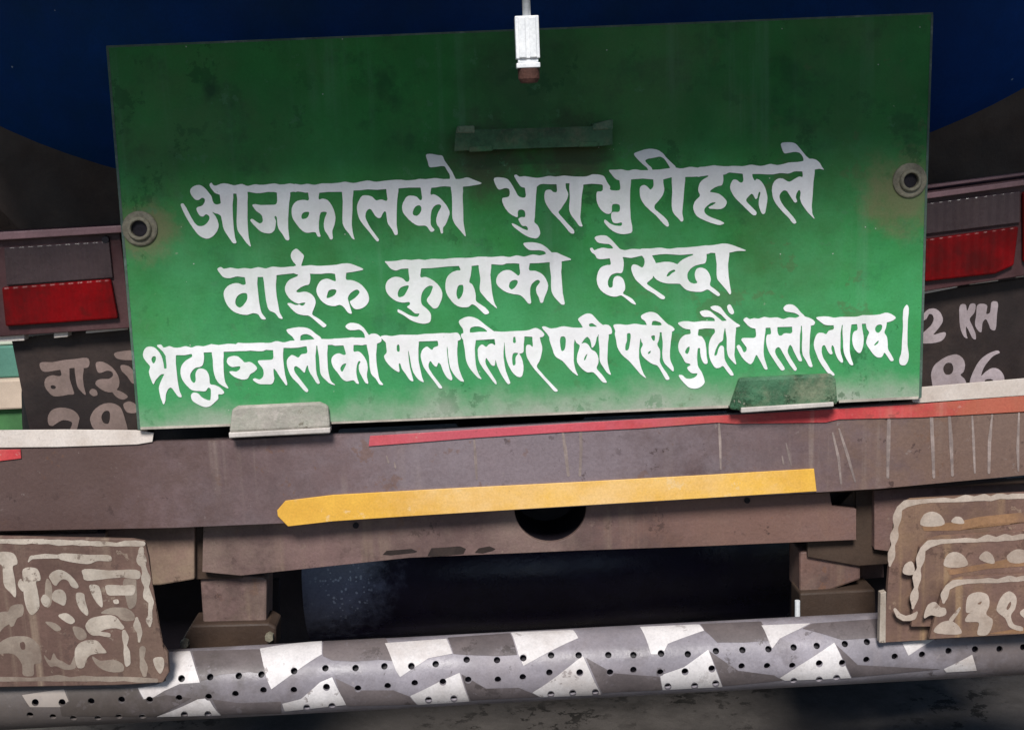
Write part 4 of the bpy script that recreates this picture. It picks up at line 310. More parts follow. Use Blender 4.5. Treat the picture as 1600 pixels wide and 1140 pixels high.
  '5478,5042 5463,5045 5438,5056 5418,5069 5405,5083 5399,5093 5399,5103 5411,5121 5423,5133 5450,5150 5473,5156 5531,5156 5601,5147 5621,5150 5638,5157 5656,5169 5678,5192 5693,5218 5705,5270 5702,5275 5688,5278 5641,5272 5553,5274 5521,5269 5486,5269 5446,5276 5286,5286 5223,5287 5183,5294 5111,5296 5028,5294 5021,5290 5014,5273 4996,5254 4930,5210 4876,5162 4833,5136 4798,5122 4748,5112 4663,5109 4588,5119 4496,5139 4481,5147 4477,5153 4478,5163 4493,5190 4511,5211 4568,5256 4586,5280 4607,5318 4538,5322 4451,5346 4416,5346 4343,5329 4313,5329 4302,5330 4243,5350 4203,5356 4148,5356 4123,5352 4068,5351 3911,5359 3801,5359 3723,5352 3703,5360 3691,5373 3681,5375 3611,5369 3558,5369 3418,5389 3301,5374 3206,5403 3173,5409 3108,5402 3073,5402 3056,5405 3006,5425 2983,5426 2913,5407 2886,5407 2816,5426 2768,5431 2718,5428 2656,5406 2633,5407 2591,5423 2561,5428 2548,5420 2529,5393 2521,5386 2498,5381 2468,5386 2458,5390 2454,5395 2460,5410 2548,5492 2591,5560 2592,5595 2604,5703 2604,5745 2601,5754 2586,5758 2573,5757 2565,5745 2559,5690 2548,5638 2538,5598 2524,5560 2496,5510 2481,5490 2442,5448 2426,5435 2396,5420 2363,5412 2326,5412 2306,5417 2286,5427 2266,5445 2248,5478 2237,5515 2235,5550 2243,5580 2258,5608 2295,5658 2334,5700 2346,5720 2346,5743 2330,5788 2328,5803 2330,5825 2342,5870 2363,5928 2384,5980 2395,5995 2401,5998 2406,5995 2425,5950 2443,5923 2491,5869 2516,5850 2531,5842 2561,5841 2568,5845 2525,5933 2505,5980 2490,6025 2484,6060 2490,6115 2510,6203 2544,6295 2551,6308 2558,6313 2570,6303 2586,6255 2592,6170 2603,6128 2625,6080 2636,6067 2655,6055 2673,6052 2693,6066 2771,6176 2793,6196 2823,6204 2836,6200 2841,6193 2836,6170 2815,6125 2805,6095 2790,6023 2775,5930 2749,5675 2749,5568 2752,5550 2766,5545 2888,5546 2988,5527 2998,5529 3007,5555 3001,5570 2993,5578 2928,5615 2896,5637 2863,5672 2840,5710 2830,5735 2822,5775 2822,5830 2830,5873 2843,5910 2857,5940 2885,5980 2914,6015 2964,6065 2988,6083 3008,6093 3058,6104 3113,6104 3188,6111 3219,6103 3228,6093 3246,6062 3256,6053 3273,6055 3286,6065 3293,6078 3297,6098 3297,6163 3291,6233 3288,6243 3280,6250 3261,6251 3246,6248 3183,6222 3148,6198 3109,6153 3083,6138 3063,6132 3033,6129 3011,6136 2994,6153 2985,6175 2985,6193 2994,6228 3007,6253 3030,6275 3081,6307 3143,6338 3188,6353 3228,6356 3266,6348 3296,6334 3334,6303 3402,6240 3414,6220 3410,6170 3416,6158 3426,6154 3453,6159 3468,6157 3494,6145 3501,6138 3504,6130 3498,6113 3476,6085 3451,6062 3421,6040 3366,6015 3336,6009 3308,6008 3290,6000 3281,5985 3277,5970 3274,5900 3268,5868 3256,5833 3232,5793 3221,5782 3191,5765 3163,5757 3131,5754 3111,5757 3092,5768 3073,5791 3057,5833 3055,5853 3060,5930 3058,5945 3051,5963 3038,5978 3023,5978 3002,5960 2990,5943 2977,5908 2972,5878 2972,5858 2980,5830 3003,5793 3027,5765 3056,5745 3083,5737 3116,5733 3138,5724 3157,5713 3170,5695 3181,5660 3189,5603 3189,5555 3182,5510 3188,5504 3306,5500 3311,5502 3312,5530 3327,5620 3329,5715 3337,5785 3348,5840 3371,5908 3400,5958 3428,5989 3468,6018 3501,6037 3543,6059 3566,6066 3569,6063 3567,6050 3530,5988 3519,5963 3505,5888 3497,5800 3492,5670 3492,5618 3497,5558 3494,5500 3496,5495 3508,5492 3641,5489 3733,5482 3846,5481 3913,5474 4036,5484 4086,5484 4118,5480 4158,5462 4201,5466 4266,5467 4269,5475 4274,5573 4267,5600 4261,5608 4248,5615 4221,5621 4053,5627 4038,5631 4031,5638 4031,5650 4040,5668 4067,5705 4098,5740 4116,5778 4122,5830 4116,5868 4103,5893 4083,5913 4058,5925 4041,5925 3988,5907 3978,5907 3956,5917 3952,5923 3953,5930 3971,5951 4003,5973 4038,5990 4058,5996 4076,5999 4216,6001 4238,5998 4251,5993 4264,5980 4274,5965 4286,5923 4287,5903 4280,5860 4274,5793 4275,5765 4278,5759 4283,5757 4298,5769 4326,5805 4368,5875 4456,5998 4466,6011 4478,6017 4488,6008 4489,5985 4455,5850 4440,5745 4429,5645 4424,5580 4424,5523 4430,5435 4438,5431 4546,5434 4653,5429 4776,5407 4788,5407 4794,5415 4804,5488 4796,5513 4783,5521 4716,5531 4701,5542 4673,5576 4661,5583 4648,5582 4606,5557 4573,5545 4558,5544 4544,5550 4511,5579 4490,5610 4482,5635 4482,5680 4488,5720 4508,5788 4537,5853 4558,5885 4577,5910 4661,5992 4740,6085 4773,6115 4793,6123 4806,6118 4816,6105 4817,6095 4813,6081 4620,5830 4608,5808 4598,5780 4595,5745 4601,5731 4611,5721 4623,5717 4638,5720 4686,5752 4746,5814 4758,5819 4767,5808 4775,5768 4794,5718 4801,5707 4808,5707 4813,5720 4825,5775 4835,5800 4855,5838 4901,5905 4935,5963 4952,5983 4966,5993 4983,5993 4993,5988 4997,5980 4996,5968 4950,5848 4939,5768 4929,5560 4942,5443 4942,5403 4946,5397 4956,5398 4961,5408 4962,5438 4984,5565 5002,5793 5008,5823 5017,5850 5033,5875 5052,5898 5138,5978 5181,6000 5231,6013 5236,6010 5234,6005 5191,5971 5170,5945 5153,5903 5135,5825 5124,5748 5114,5553 5114,5505 5122,5425 5121,5390 5128,5386 5191,5384 5218,5395 5238,5399 5358,5394 5366,5395 5370,5400 5403,5508 5404,5528 5401,5535 5388,5543 5368,5544 5308,5519 5281,5519 5256,5525 5223,5542 5197,5568 5183,5595 5179,5615 5179,5645 5185,5675 5195,5705 5214,5743 5240,5778 5276,5818 5326,5891 5351,5919 5384,5943 5416,5953 5431,5953 5508,5938 5528,5940 5543,5952 5568,5985 5591,5993 5603,5993 5608,5990 5608,5978 5585,5913 5572,5848 5569,5823 5569,5760 5577,5708 5588,5670 5600,5645 5608,5638 5616,5637 5628,5643 5634,5653 5607,5705 5607,5755 5615,5798 5630,5833 5695,5955 5715,5980 5731,5989 5746,5994 5754,5988 5754,5970 5737,5893 5734,5860 5734,5833 5744,5778 5747,5740 5739,5680 5726,5634 5691,5570 5664,5535 5643,5514 5621,5497 5596,5487 5576,5487 5548,5494 5533,5493 5526,5485 5522,5468 5524,5395 5528,5387 5591,5386 5633,5391 5666,5391 5698,5382 5728,5382 5731,5385 5735,5415 5766,5560 5775,5710 5785,5780 5798,5830 5816,5861 5871,5912 5923,5994 5943,6007 5973,6011 5985,6008 5987,6000 5938,5940 5928,5918 5917,5878 5890,5718 5882,5643 5877,5538 5889,5415 5890,5370 5896,5365 5938,5347 5956,5333 5964,5315 5959,5280 6029,5350 6044,5485 6040,5510 6008,5548 6003,5558 6002,5570 6008,5593 6026,5633 6069,5690 6119,5740 6161,5773 6211,5803 6233,5809 6241,5803 6244,5788 6232,5708 6232,5683 6238,5674 6251,5676 6259,5688 6280,5758 6303,5793 6343,5845 6385,5910 6407,5935 6421,5945 6443,5953 6456,5952 6459,5945 6458,5935 6410,5755 6397,5685 6387,5608 6377,5493 6378,5483 6381,5478 6383,5479 6404,5573 6428,5720 6438,5758 6460,5818 6496,5876 6516,5901 6544,5930 6571,5949 6611,5966 6621,5963 6621,5955 6599,5900 6588,5860 6547,5670 6539,5615 6537,5448 6544,5368 6543,5338 6558,5332 6833,5322 6841,5330 6848,5380 6846,5395 6839,5405 6781,5426 6770,5438 6758,5460 6751,5465 6731,5456 6683,5416 6663,5414 6641,5425 6611,5449 6590,5480 6575,5533 6574,5568 6585,5625 6604,5690 6620,5728 6645,5770 6693,5838 6786,5957 6855,6053 6876,6065 6896,6066 6906,6062 6909,6055 6908,6045 6898,6028 6765,5853 6709,5765 6697,5728 6697,5688 6710,5653 6718,5642 6728,5639 6738,5647 6766,5689 6796,5719 6816,5728 6823,5724 6829,5715 6846,5670 6853,5665 6863,5667 6879,5683 6889,5698 6924,5795 6950,5845 6973,5880 6993,5904 7021,5925 7046,5938 7061,5936 7068,5915 7066,5895 7023,5770 7002,5660 6984,5488 6982,5448 6985,5413 6988,5408 6996,5455 7004,5563 7017,5655 7030,5723 7047,5770 7083,5833 7117,5878 7157,5920 7190,5945 7208,5953 7241,5961 7248,5955 7246,5940 7215,5878 7177,5773 7165,5725 7155,5663 7144,5533 7144,5443 7152,5368 7152,5328 7156,5322 7188,5309 7198,5298 7202,5285 7197,5265 7186,5240 7174,5220 7158,5203 7136,5194 7108,5194 7036,5204 6918,5201 6748,5211 6638,5214 6523,5229 6321,5229 6296,5227 6246,5229 6126,5249 6091,5246 6041,5237 6003,5237 5961,5247 5952,5253 5948,5262 5903,5225 5868,5212 5843,5209 5808,5212 5786,5220 5768,5232 5763,5231 5713,5158 5684,5120 5636,5080 5608,5063 5568,5050 5521,5042',
  '9232,5050 9253,5049 9271,5056 9323,5095 9326,5102 9215,5103 9205,5085 9202,5068 9211,5057',
  '13732,5068 13758,5067 13776,5075 13784,5098 13781,5120 13774,5145 13756,5173 13736,5193 13726,5198 13716,5198 13701,5193 13685,5180 13675,5163 13670,5135 13676,5113 13688,5094 13706,5077',
  '7417,5098 7468,5097 7496,5102 7533,5115 7566,5132 7593,5152 7608,5167 7612,5178 7603,5181 7486,5182 7391,5194 7343,5193 7341,5188 7342,5145 7350,5128 7361,5117 7378,5108',
  '12329,5103 12371,5101 12376,5105 12379,5178 12369,5200 12346,5209 12286,5204 12256,5207 12241,5214 12216,5238 12198,5243 12181,5242 12167,5233 12155,5210 12145,5170 12144,5118 12147,5110 12161,5107',
  '9812,5203 9833,5202 9848,5210 9854,5230 9854,5270 9836,5398 9826,5443 9813,5465 9798,5473 9786,5474 9776,5470 9770,5460 9769,5418 9775,5378 9791,5338 9796,5313 9795,5225 9801,5210',
  '4757,5218 4793,5217 4833,5230 4858,5242 4878,5257 4915,5295 4896,5301 4696,5318 4693,5313 4694,5260 4700,5243 4726,5226',
  '10202,5238 10223,5238 10231,5245 10234,5255 10231,5303 10227,5318 10221,5325 10208,5320 10196,5308 10184,5290 10175,5265 10175,5255 10180,5245',
  '8780,5253 8808,5252 8828,5263 8839,5295 8841,5330 8836,5395 8831,5428 8822,5455 8808,5474 8786,5484 8775,5478 8765,5458 8755,5403 8749,5343 8749,5313 8755,5278 8763,5261',
  '8037,5260 8046,5259 8051,5263 8061,5335 8056,5353 8038,5359 8021,5353 8014,5335 8020,5265',
  '13717,5320 13723,5319 13726,5323 13726,5340 13722,5353 13711,5368 13681,5391 13666,5396 13655,5395 13655,5388 13675,5360',
  '6218,5380 6228,5379 6233,5383 6241,5399 6244,5418 6247,5453 6244,5478 6239,5490 6233,5494 6218,5493 6209,5488 6204,5480 6200,5463 6200,5408 6206,5390',
  '10760,5413 10769,5413 10774,5420 10774,5453 10768,5480 10756,5509 10746,5523 10738,5528 10731,5528 10718,5521 10708,5510 10704,5500 10705,5485 10714,5463 10728,5440 10746,5422',
  '10157,5480 10166,5478 10169,5483 10161,5510 10146,5524 10126,5529 10122,5520 10130,5498',
  '8047,5508 8081,5510 8093,5515 8096,5523 8065,5563 8058,5578 8054,5600 8057,5675 8052,5693 8038,5705 8026,5709 8016,5703 8007,5673 8002,5608 8004,5568 8008,5545 8018,5520 8031,5511',
  '9170,5528 9176,5529 9176,5535 9158,5590 9143,5623 9138,5627 9133,5627 9127,5623 9124,5615 9130,5588 9150,5550',
  '3656,5557 3608,5565 3573,5579 3563,5588 3551,5608 3544,5643 3551,5668 3567,5693 3585,5710 3611,5725 3628,5731 3643,5731 3736,5719 3746,5720 3755,5725 3756,5745 3748,5763 3731,5781 3706,5797 3683,5804 3631,5796 3598,5797 3586,5803 3586,5810 3593,5823 3611,5843 3640,5868 3668,5886 3716,5908 3781,5926 3823,5926 3848,5921 3866,5913 3879,5903 3904,5855 3913,5843 3926,5832 3971,5809 4011,5770 4016,5760 4017,5748 4006,5723 3978,5694 3946,5670 3921,5657 3898,5652 3878,5652 3843,5659 3822,5658 3809,5650 3782,5618 3728,5572 3703,5562',
  '2402,5563 2421,5562 2431,5565 2436,5575 2439,5595 2436,5620 2426,5648 2413,5669 2401,5676 2391,5670 2383,5659 2374,5640 2367,5613 2370,5598 2378,5582 2388,5570',
  '5394,5675 5406,5675 5411,5680 5403,5705 5361,5790 5351,5803 5341,5805 5329,5790 5320,5768 5319,5750 5323,5738 5340,5708 5356,5692 5371,5682',
 ],
 'pl': [
  '2050,5470 1942,5479 1832,5497 1790,5514 1784,5525 1784,5543 1797,5568 1818,5590 1835,5601 1890,5616 1965,5624 2052,5624 2135,5613 2180,5594 2191,5578 2198,5555 2198,5528 2187,5495 2180,5487 2142,5472',
  '1310,5587 1170,5606 1002,5622 820,5656 690,5654 652,5657 626,5670 620,5690 621,5710 632,5748 649,5778 672,5798 705,5806 755,5806 922,5777 942,5774 947,5778 963,5840 962,5855 955,5865 925,5874 902,5874 837,5859 805,5862 777,5870 740,5887 719,5908 709,5923 696,5965 699,6023 720,6068 742,6100 793,6158 837,6183 865,6189 900,6189 975,6181 1070,6162 1142,6161 1155,6155 1161,6140 1157,6120 1101,5953 1089,5905 1086,5760 1092,5752 1165,5743 1168,5748 1171,5810 1194,5965 1204,6015 1213,6040 1241,6083 1302,6144 1327,6164 1340,6165 1342,6155 1340,6143 1311,6023 1298,5915 1298,5873 1308,5788 1309,5753 1315,5747 1355,5745 1382,5732 1395,5708 1401,5680 1401,5653 1395,5623 1381,5600 1355,5589',
  '1542,5647 1508,5658 1502,5665 1496,5688 1499,5718 1509,5763 1522,5795 1536,5815 1550,5822 1562,5824 1600,5816 1662,5790 1705,5789 1732,5796 1753,5810 1766,5833 1768,5855 1762,5873 1742,5894 1705,5915 1687,5919 1597,5917 1545,5927 1520,5937 1502,5953 1494,5975 1494,5998 1506,6018 1552,6058 1602,6090 1645,6111 1702,6126 1757,6122 1786,6163 1815,6194 1867,6226 1910,6238 1927,6239 1952,6233 1985,6216 1997,6203 1998,6193 1992,6181 1972,6162 1927,6132 1887,6112 1823,6088 1851,6048 1860,6028 1868,5985 1868,5955 1860,5905 1850,5873 1832,5838 1803,5793 1750,5734 1712,5705 1670,5678 1610,5652 1572,5647',
  '1902,5700 1887,5708 1883,5733 1894,5773 1910,5801 1986,5873 2054,5973 2070,5985 2085,5991 2105,5994 2122,5989 2131,5965 2130,5933 2122,5890 2101,5825 2070,5770 2040,5737 2010,5717 1945,5699',
  '818,6015 845,6017 871,6033 877,6048 867,6066 855,6073 832,6076 815,6073 803,6065 796,6053 793,6033 800,6022',
  '1440,6070 1413,6090 1399,6113 1398,6130 1410,6151 1435,6173 1457,6184 1487,6184 1517,6174 1525,6163 1526,6143 1517,6113 1510,6100 1495,6086 1472,6075',
  '2005,6267 1955,6284 1938,6298 1929,6315 1929,6330 1939,6368 1966,6415 1990,6436 2012,6445 2045,6451 2092,6451 2120,6445 2137,6437 2147,6418 2148,6390 2140,6353 2126,6323 2103,6300 2070,6281 2035,6269',
  '1687,6292 1620,6305 1557,6332 1498,6375 1466,6410 1442,6445 1414,6505 1408,6555 1422,6610 1441,6658 1457,6683 1487,6711 1510,6721 1580,6741 1692,6756 1820,6761 1920,6754 1983,6730 1996,6705 1987,6658 1940,6490 1910,6410 1890,6370 1857,6337 1805,6310 1747,6294',
  '932,6365 877,6375 830,6393 802,6412 777,6443 758,6480 748,6523 749,6580 763,6628 772,6639 790,6648 827,6651 922,6587 967,6564 990,6559 1030,6559 1070,6567 1110,6582 1123,6593 1129,6605 1126,6635 1077,6745 1074,6768 1085,6774 1110,6771 1157,6751 1191,6723 1202,6703 1215,6665 1243,6543 1242,6520 1225,6480 1208,6458 1170,6423 1140,6405 1100,6387 1017,6367',
  '1663,6413 1690,6414 1705,6422 1715,6438 1721,6468 1721,6523 1712,6578 1698,6610 1690,6618 1677,6621 1637,6613 1615,6596 1594,6558 1586,6523 1589,6490 1609,6448 1635,6422',
 ],
 'pr': [
  '15519,4705 15496,4716 15484,4738 15471,4868 15461,4891 15436,4905 15414,4906 15406,4893 15425,4788 15419,4771 15404,4755 15371,4745 15316,4745 15294,4752 15276,4762 15261,4786 15255,4818 15250,4926 15233,5026 15233,5068 15241,5101 15263,5143 15294,5177 15311,5188 15326,5189 15336,5173 15345,5061 15353,5031 15375,4998 15394,4986 15407,4988 15420,5006 15452,5073 15468,5126 15479,5142 15504,5156 15529,5162 15544,5154 15555,5133 15565,5086 15573,4928 15592,4778 15592,4746 15582,4718 15571,4710 15554,4705',
  '15194,4738 15166,4747 15150,4763 15117,4846 15109,4854 15103,4846 15094,4776 15083,4756 15071,4750 15046,4747 15019,4755 15005,4766 14991,4798 14985,4841 14990,5023 15000,5106 15013,5158 15038,5223 15066,5266 15099,5284 15111,5284 15116,5278 15101,5238 15090,5163 15090,5103 15096,5099 15127,5148 15186,5273 15209,5294 15234,5302 15244,5296 15247,5283 15247,5251 15237,5198 15195,5096 15158,5026 15148,4991 15153,4968 15161,4956 15212,4898 15224,4878 15240,4821 15242,4771 15235,4751 15221,4741',
  '14556,4818 14516,4827 14474,4852 14405,4926 14388,4948 14376,4973 14378,4993 14396,5005 14419,5007 14439,5001 14469,4984 14480,4968 14508,4913 14516,4906 14531,4902 14554,4908 14570,4921 14582,4951 14587,4976 14584,5003 14575,5028 14559,5061 14536,5094 14412,5206 14388,5231 14374,5253 14363,5291 14365,5331 14376,5348 14411,5361 14446,5365 14546,5362 14629,5349 14684,5334 14711,5320 14739,5297 14759,5271 14772,5243 14777,5216 14774,5198 14766,5190 14746,5187 14696,5198 14604,5226 14582,5226 14586,5215 14655,5136 14714,5053 14729,5016 14730,4986 14724,4953 14707,4908 14690,4881 14661,4850 14624,4826 14586,4817',
  '15561,5475 15484,5503 15431,5529 15386,5558 15348,5588 15309,5627 15261,5693 15196,5823 15163,5911 15151,5958 15147,5993 15151,6023 15162,6053 15179,6074 15211,6089 15294,6104 15449,6102 15559,6087 15624,6069 15666,6044 15679,6026 15692,5978 15692,5911 15682,5866 15669,5838 15642,5801 15621,5780 15591,5759 15549,5747 15509,5747 15479,5755 15454,5768 15393,5811 15339,5864 15331,5865 15328,5861 15343,5803 15368,5743 15398,5693 15435,5646 15490,5583 15516,5561 15546,5542 15599,5521 15618,5508 15616,5493 15601,5479 15589,5475',
  '14904,5535 14809,5560 14721,5605 14624,5677 14599,5705 14578,5738 14561,5781 14550,5821 14545,5858 14548,5891 14565,6008 14578,6048 14595,6073 14626,6093 14671,6109 14739,6119 14826,6122 14889,6117 14961,6104 15021,6089 15069,6069 15100,6041 15105,6008 15100,5986 15084,5946 15065,5911 15017,5871 15006,5853 15012,5841 15041,5818 15052,5806 15069,5761 15077,5698 15064,5636 15040,5593 14994,5553 14946,5535',
  '14812,5663 14851,5666 14872,5681 14889,5718 14895,5763 14884,5806 14866,5834 14834,5851 14794,5854 14771,5844 14751,5818 14738,5786 14735,5753 14744,5721 14763,5691 14786,5671',
  '15428,5918 15476,5917 15509,5931 15520,5946 15529,5973 15525,5996 15509,6009 15471,6024 15439,6030 15414,6024 15393,5996 15386,5976 15383,5948 15394,5930',
 ],
 'fl': [
  '-88,8416 -98,8424 -98,8473 -91,8481 -76,8487 107,8482 209,8492 332,8497 402,8497 494,8482 619,8495 757,8490 914,8520 1139,8505 1262,8522 1417,8517 1519,8530 1574,8530 1674,8520 1824,8532 1974,8525 2142,8530 2247,8526 2267,8511 2275,8488 2269,8468 2249,8451 2127,8437 1949,8440 1822,8474 1704,8458 1582,8447 1509,8445 1414,8450 1302,8433 1267,8431 1127,8437 919,8422 767,8427 692,8415',
  '2199,8535 2183,8546 2174,8561 2156,8628 2154,8653 2133,8716 2133,8758 2142,8784 2154,8803 2167,8819 2202,8846 2210,8871 2223,8946 2208,8996 2206,9036 2215,9078 2249,9151 2255,9176 2236,9266 2236,9316 2242,9333 2254,9352 2321,9411 2315,9608 2282,9661 2281,9693 2293,9726 2319,9761 2327,9781 2336,9788 2347,9789 2360,9778 2364,9753 2382,9703 2385,9661 2382,9636 2380,9531 2405,9418 2407,9388 2328,9161 2350,9078 2355,9031 2344,8986 2315,8936 2277,8828 2293,8771 2293,8743 2287,8713 2276,8686 2249,8643 2251,8573 2247,8556 2238,8543 2224,8535',
  '34,8613 -28,8623 -69,8643 -81,8666 -87,8696 -87,8743 -81,8773 -70,8798 -61,8805 4,8805 25,8818 39,8853 42,8871 53,9078 69,9143 86,9173 103,9193 172,9258 219,9313 239,9325 248,9316 255,9286 255,9211 230,9018 203,8891 200,8858 205,8838 214,8828 262,8812 272,8803 276,8776 272,8743 259,8703 242,8671 214,8642 169,8623 152,8620 84,8612',
  '1024,8638 959,8640 904,8659 707,8645 487,8673 469,8682 457,8703 436,8766 442,8777 452,8774 474,8753 512,8728 682,8720 919,8715 944,8734 966,8743 1109,8774 1257,8797 1369,8805 1422,8796 1492,8766 1519,8758 1564,8755 1694,8762 1722,8759 1739,8752 1750,8736 1749,8713 1739,8690 1727,8679 1687,8665 1624,8660 1382,8662 1174,8645',
  '434,8858 397,8866 362,8886 351,8918 350,8948 364,9075 362,9077 337,9043 324,9037 314,9039 291,9073 281,9106 280,9128 292,9161 323,9206 349,9231 357,9233 367,9230 383,9368 399,9438 419,9501 444,9548 468,9581 487,9595 502,9599 524,9592 565,9558 604,9508 617,9478 620,9453 617,9381 587,9206 568,9126 565,9096 570,9078 577,9071 612,9067 629,9060 637,9028 632,8988 619,8943 604,8911 582,8882 547,8866 502,8858',
  '1324,8883 1283,8901 1278,8913 1281,8933 1299,8983 1306,9026 1314,9043 1324,9052 1372,9064 1449,9062 1704,9030 1909,9012 1964,9015 2097,9037 2149,9040 2184,9027 2194,9011 2200,8988 2199,8953 2184,8918 2137,8897 2109,8893 2014,8890 1814,8902 1704,8905 1429,8882',
  '917,8893 877,8901 819,8928 782,8962 766,8988 767,9011 819,9103 838,9126 862,9141 879,9143 889,9134 916,9093 952,9057 969,9046 999,9040 1032,9048 1062,9065 1076,9083 1104,9138 1127,9161 1154,9175 1192,9184 1212,9182 1224,9172 1229,9163 1230,9151 1214,9113 1163,9043 1105,8983 1049,8941 1004,8915 957,8897',
  '1429,9126 1414,9128 1399,9137 1393,9158 1399,9191 1431,9268 1466,9338 1518,9416 1562,9462 1584,9478 1597,9479 1604,9466 1608,9441 1602,9368 1582,9241 1560,9173 1539,9147 1512,9133 1474,9125',
  '1727,9128 1677,9132 1649,9144 1643,9156 1644,9178 1666,9256 1686,9283 1709,9294 1737,9297 1904,9292 2047,9294 2067,9290 2087,9278 2102,9256 2112,9228 2118,9198 2117,9166 2109,9146 2089,9133 2037,9130 1962,9137 1889,9137',
  '907,9201 862,9216 845,9228 829,9251 819,9271 811,9301 814,9344 824,9365 854,9389 969,9446 987,9452 1002,9451 1017,9440 1026,9423 1040,9366 1037,9311 1027,9271 1008,9238 979,9212 942,9200',
  '1234,9248 1214,9251 1199,9257 1190,9271 1186,9288 1188,9348 1209,9431 1244,9501 1279,9547 1334,9596 1354,9608 1369,9608 1380,9588 1383,9561 1380,9538 1334,9383 1322,9288 1312,9271 1294,9259 1264,9250',
  '687,9280 668,9293 648,9326 638,9361 641,9378 653,9411 673,9441 699,9466 722,9474 745,9461 769,9431 784,9393 787,9363 774,9336 747,9307 709,9284',
  '1799,9358 1775,9366 1766,9376 1771,9398 1783,9416 1792,9423 1807,9427 1834,9427 1855,9418 1860,9411 1860,9391 1849,9363 1834,9357',
  '992,9573 934,9588 922,9595 914,9606 922,9627 969,9669 1047,9720 1099,9741 1132,9738 1167,9711 1173,9693 1164,9668 1145,9643 1109,9610 1072,9586 1047,9576 1032,9572',
  '1664,9603 1604,9610 1467,9636 1414,9657 1382,9682 1346,9733 1336,9763 1335,9778 1351,9826 1378,9866 1399,9887 1433,9911 1464,9922 1549,9920 1679,9944 1709,9947 1723,9941 1730,9928 1730,9906 1722,9890 1692,9878 1587,9861 1580,9853 1587,9847 1642,9826 1739,9807 1817,9805 1897,9827 1919,9824 1940,9808 1945,9793 1937,9778 1904,9739 1855,9668 1825,9641 1789,9619 1747,9606 1722,9602',
  '2129,9633 2114,9648 2109,9678 2089,9731 2083,9768 2088,9791 2098,9813 2142,9879 2155,9976 2156,10011 2164,10026 2177,10029 2189,10023 2194,10013 2201,9978 2224,9903 2227,9863 2197,9736 2166,9671 2161,9648 2149,9634',
  '1927,9833 1916,9841 1908,9856 1908,9943 1916,9998 1933,10061 1935,10116 1930,10186 1948,10356 1966,10401 1987,10409 2029,10377 2043,10346 2034,10183 2025,10153 1984,10076 2012,9983 2015,9946 2002,9911 1963,9843 1949,9833',
  '1409,9988 1324,10001 1264,10026 1234,10047 1212,10070 1181,10118 1168,10173 1168,10251 1173,10293 1196,10388 1209,10413 1229,10429 1269,10432 1297,10424 1314,10413 1324,10398 1341,10331 1361,10286 1378,10258 1407,10232 1437,10218 1479,10208 1547,10197 1632,10197 1654,10194 1665,10186 1664,10174 1657,10160 1611,10108 1558,10036 1540,10018 1519,10005 1492,9995 1434,9987',
  '2464,10256 2424,10265 2402,10278 2394,10293 2393,10316 2411,10381 2437,10438 2481,10503 2504,10516 2518,10508 2532,10491 2557,10433 2568,10371 2567,10321 2559,10286 2545,10266 2514,10255',
 ],
 'fg': [
  '2004,9022 1967,9027 1939,9042 1923,9082 1923,9130 1946,9260 1994,9455 2013,9495 2029,9507 2042,9508 2075,9492 2108,9460 2120,9440 2135,9390 2140,9297 2133,9160 2133,9077 2129,9060 2122,9050 2097,9035 2052,9024',
  '732,9032 716,9070 710,9105 703,9210 703,9320 711,9427 728,9480 739,9486 754,9482 772,9471 789,9453 800,9435 815,9367 820,9312 820,9240 812,9157 797,9096 782,9070 762,9046 744,9033',
  '272,9432 232,9439 197,9452 159,9476 146,9500 129,9551 69,9546 17,9554 -33,9570 -68,9596 -89,9647 -99,9737 -97,9815 -87,9882 -68,9916 -48,9912 -23,9890 67,9789 139,9744 147,9746 159,9774 167,9780 184,9783 204,9776 221,9757 256,9677 273,9652 292,9639 342,9619 355,9605 367,9575 373,9540 373,9490 367,9460 354,9440 332,9432',
  '1784,9482 1717,9492 1652,9515 1593,9550 1578,9567 1584,9576 1624,9583 1752,9594 1807,9604 1833,9617 1887,9670 1922,9685 1954,9693 2027,9696 2054,9693 2084,9685 2103,9667 2110,9640 2104,9607 2096,9587 2062,9546 2019,9514 1972,9493 1924,9484',
  '719,9704 710,9710 710,9717 740,9750 822,9818 864,9848 887,9855 904,9855 939,9841 955,9827 953,9807 937,9785 912,9761 872,9734 829,9718 792,9709 754,9704',
  '1159,9777 1144,9781 1138,9790 1135,9807 1141,9837 1168,9912 1200,9960 1232,9986 1267,9998 1307,9987 1343,9962 1357,9937 1355,9905 1342,9870 1317,9833 1284,9810 1247,9794 1192,9779',
  '247,9932 184,9939 119,9957 42,9997 -10,10035 -43,10075 -54,10102 -60,10135 -56,10197 -46,10214 -31,10219 62,10199 132,10198 192,10207 229,10222 253,10240 284,10272 317,10320 341,10367 350,10407 351,10505 355,10522 366,10540 389,10552 419,10558 472,10558 502,10552 524,10539 535,10512 528,10402 536,10372 549,10362 562,10359 624,10355 638,10345 649,10315 650,10257 645,10212 627,10130 614,10095 592,10054 550,10007 512,9977 469,9953 417,9937 374,9931',
  '350,10020 367,10019 378,10025 387,10040 395,10067 398,10092 395,10122 387,10136 369,10143 349,10143 338,10137 322,10110 313,10077 311,10055 316,10037 329,10027',
  '2224,10084 2197,10096 2186,10107 2178,10127 2178,10192 2185,10300 2183,10412 2193,10460 2219,10517 2229,10550 2244,10565 2264,10568 2282,10561 2292,10545 2293,10520 2310,10452 2310,10412 2296,10367 2253,10282 2277,10162 2280,10137 2278,10120 2269,10104 2257,10093 2242,10086',
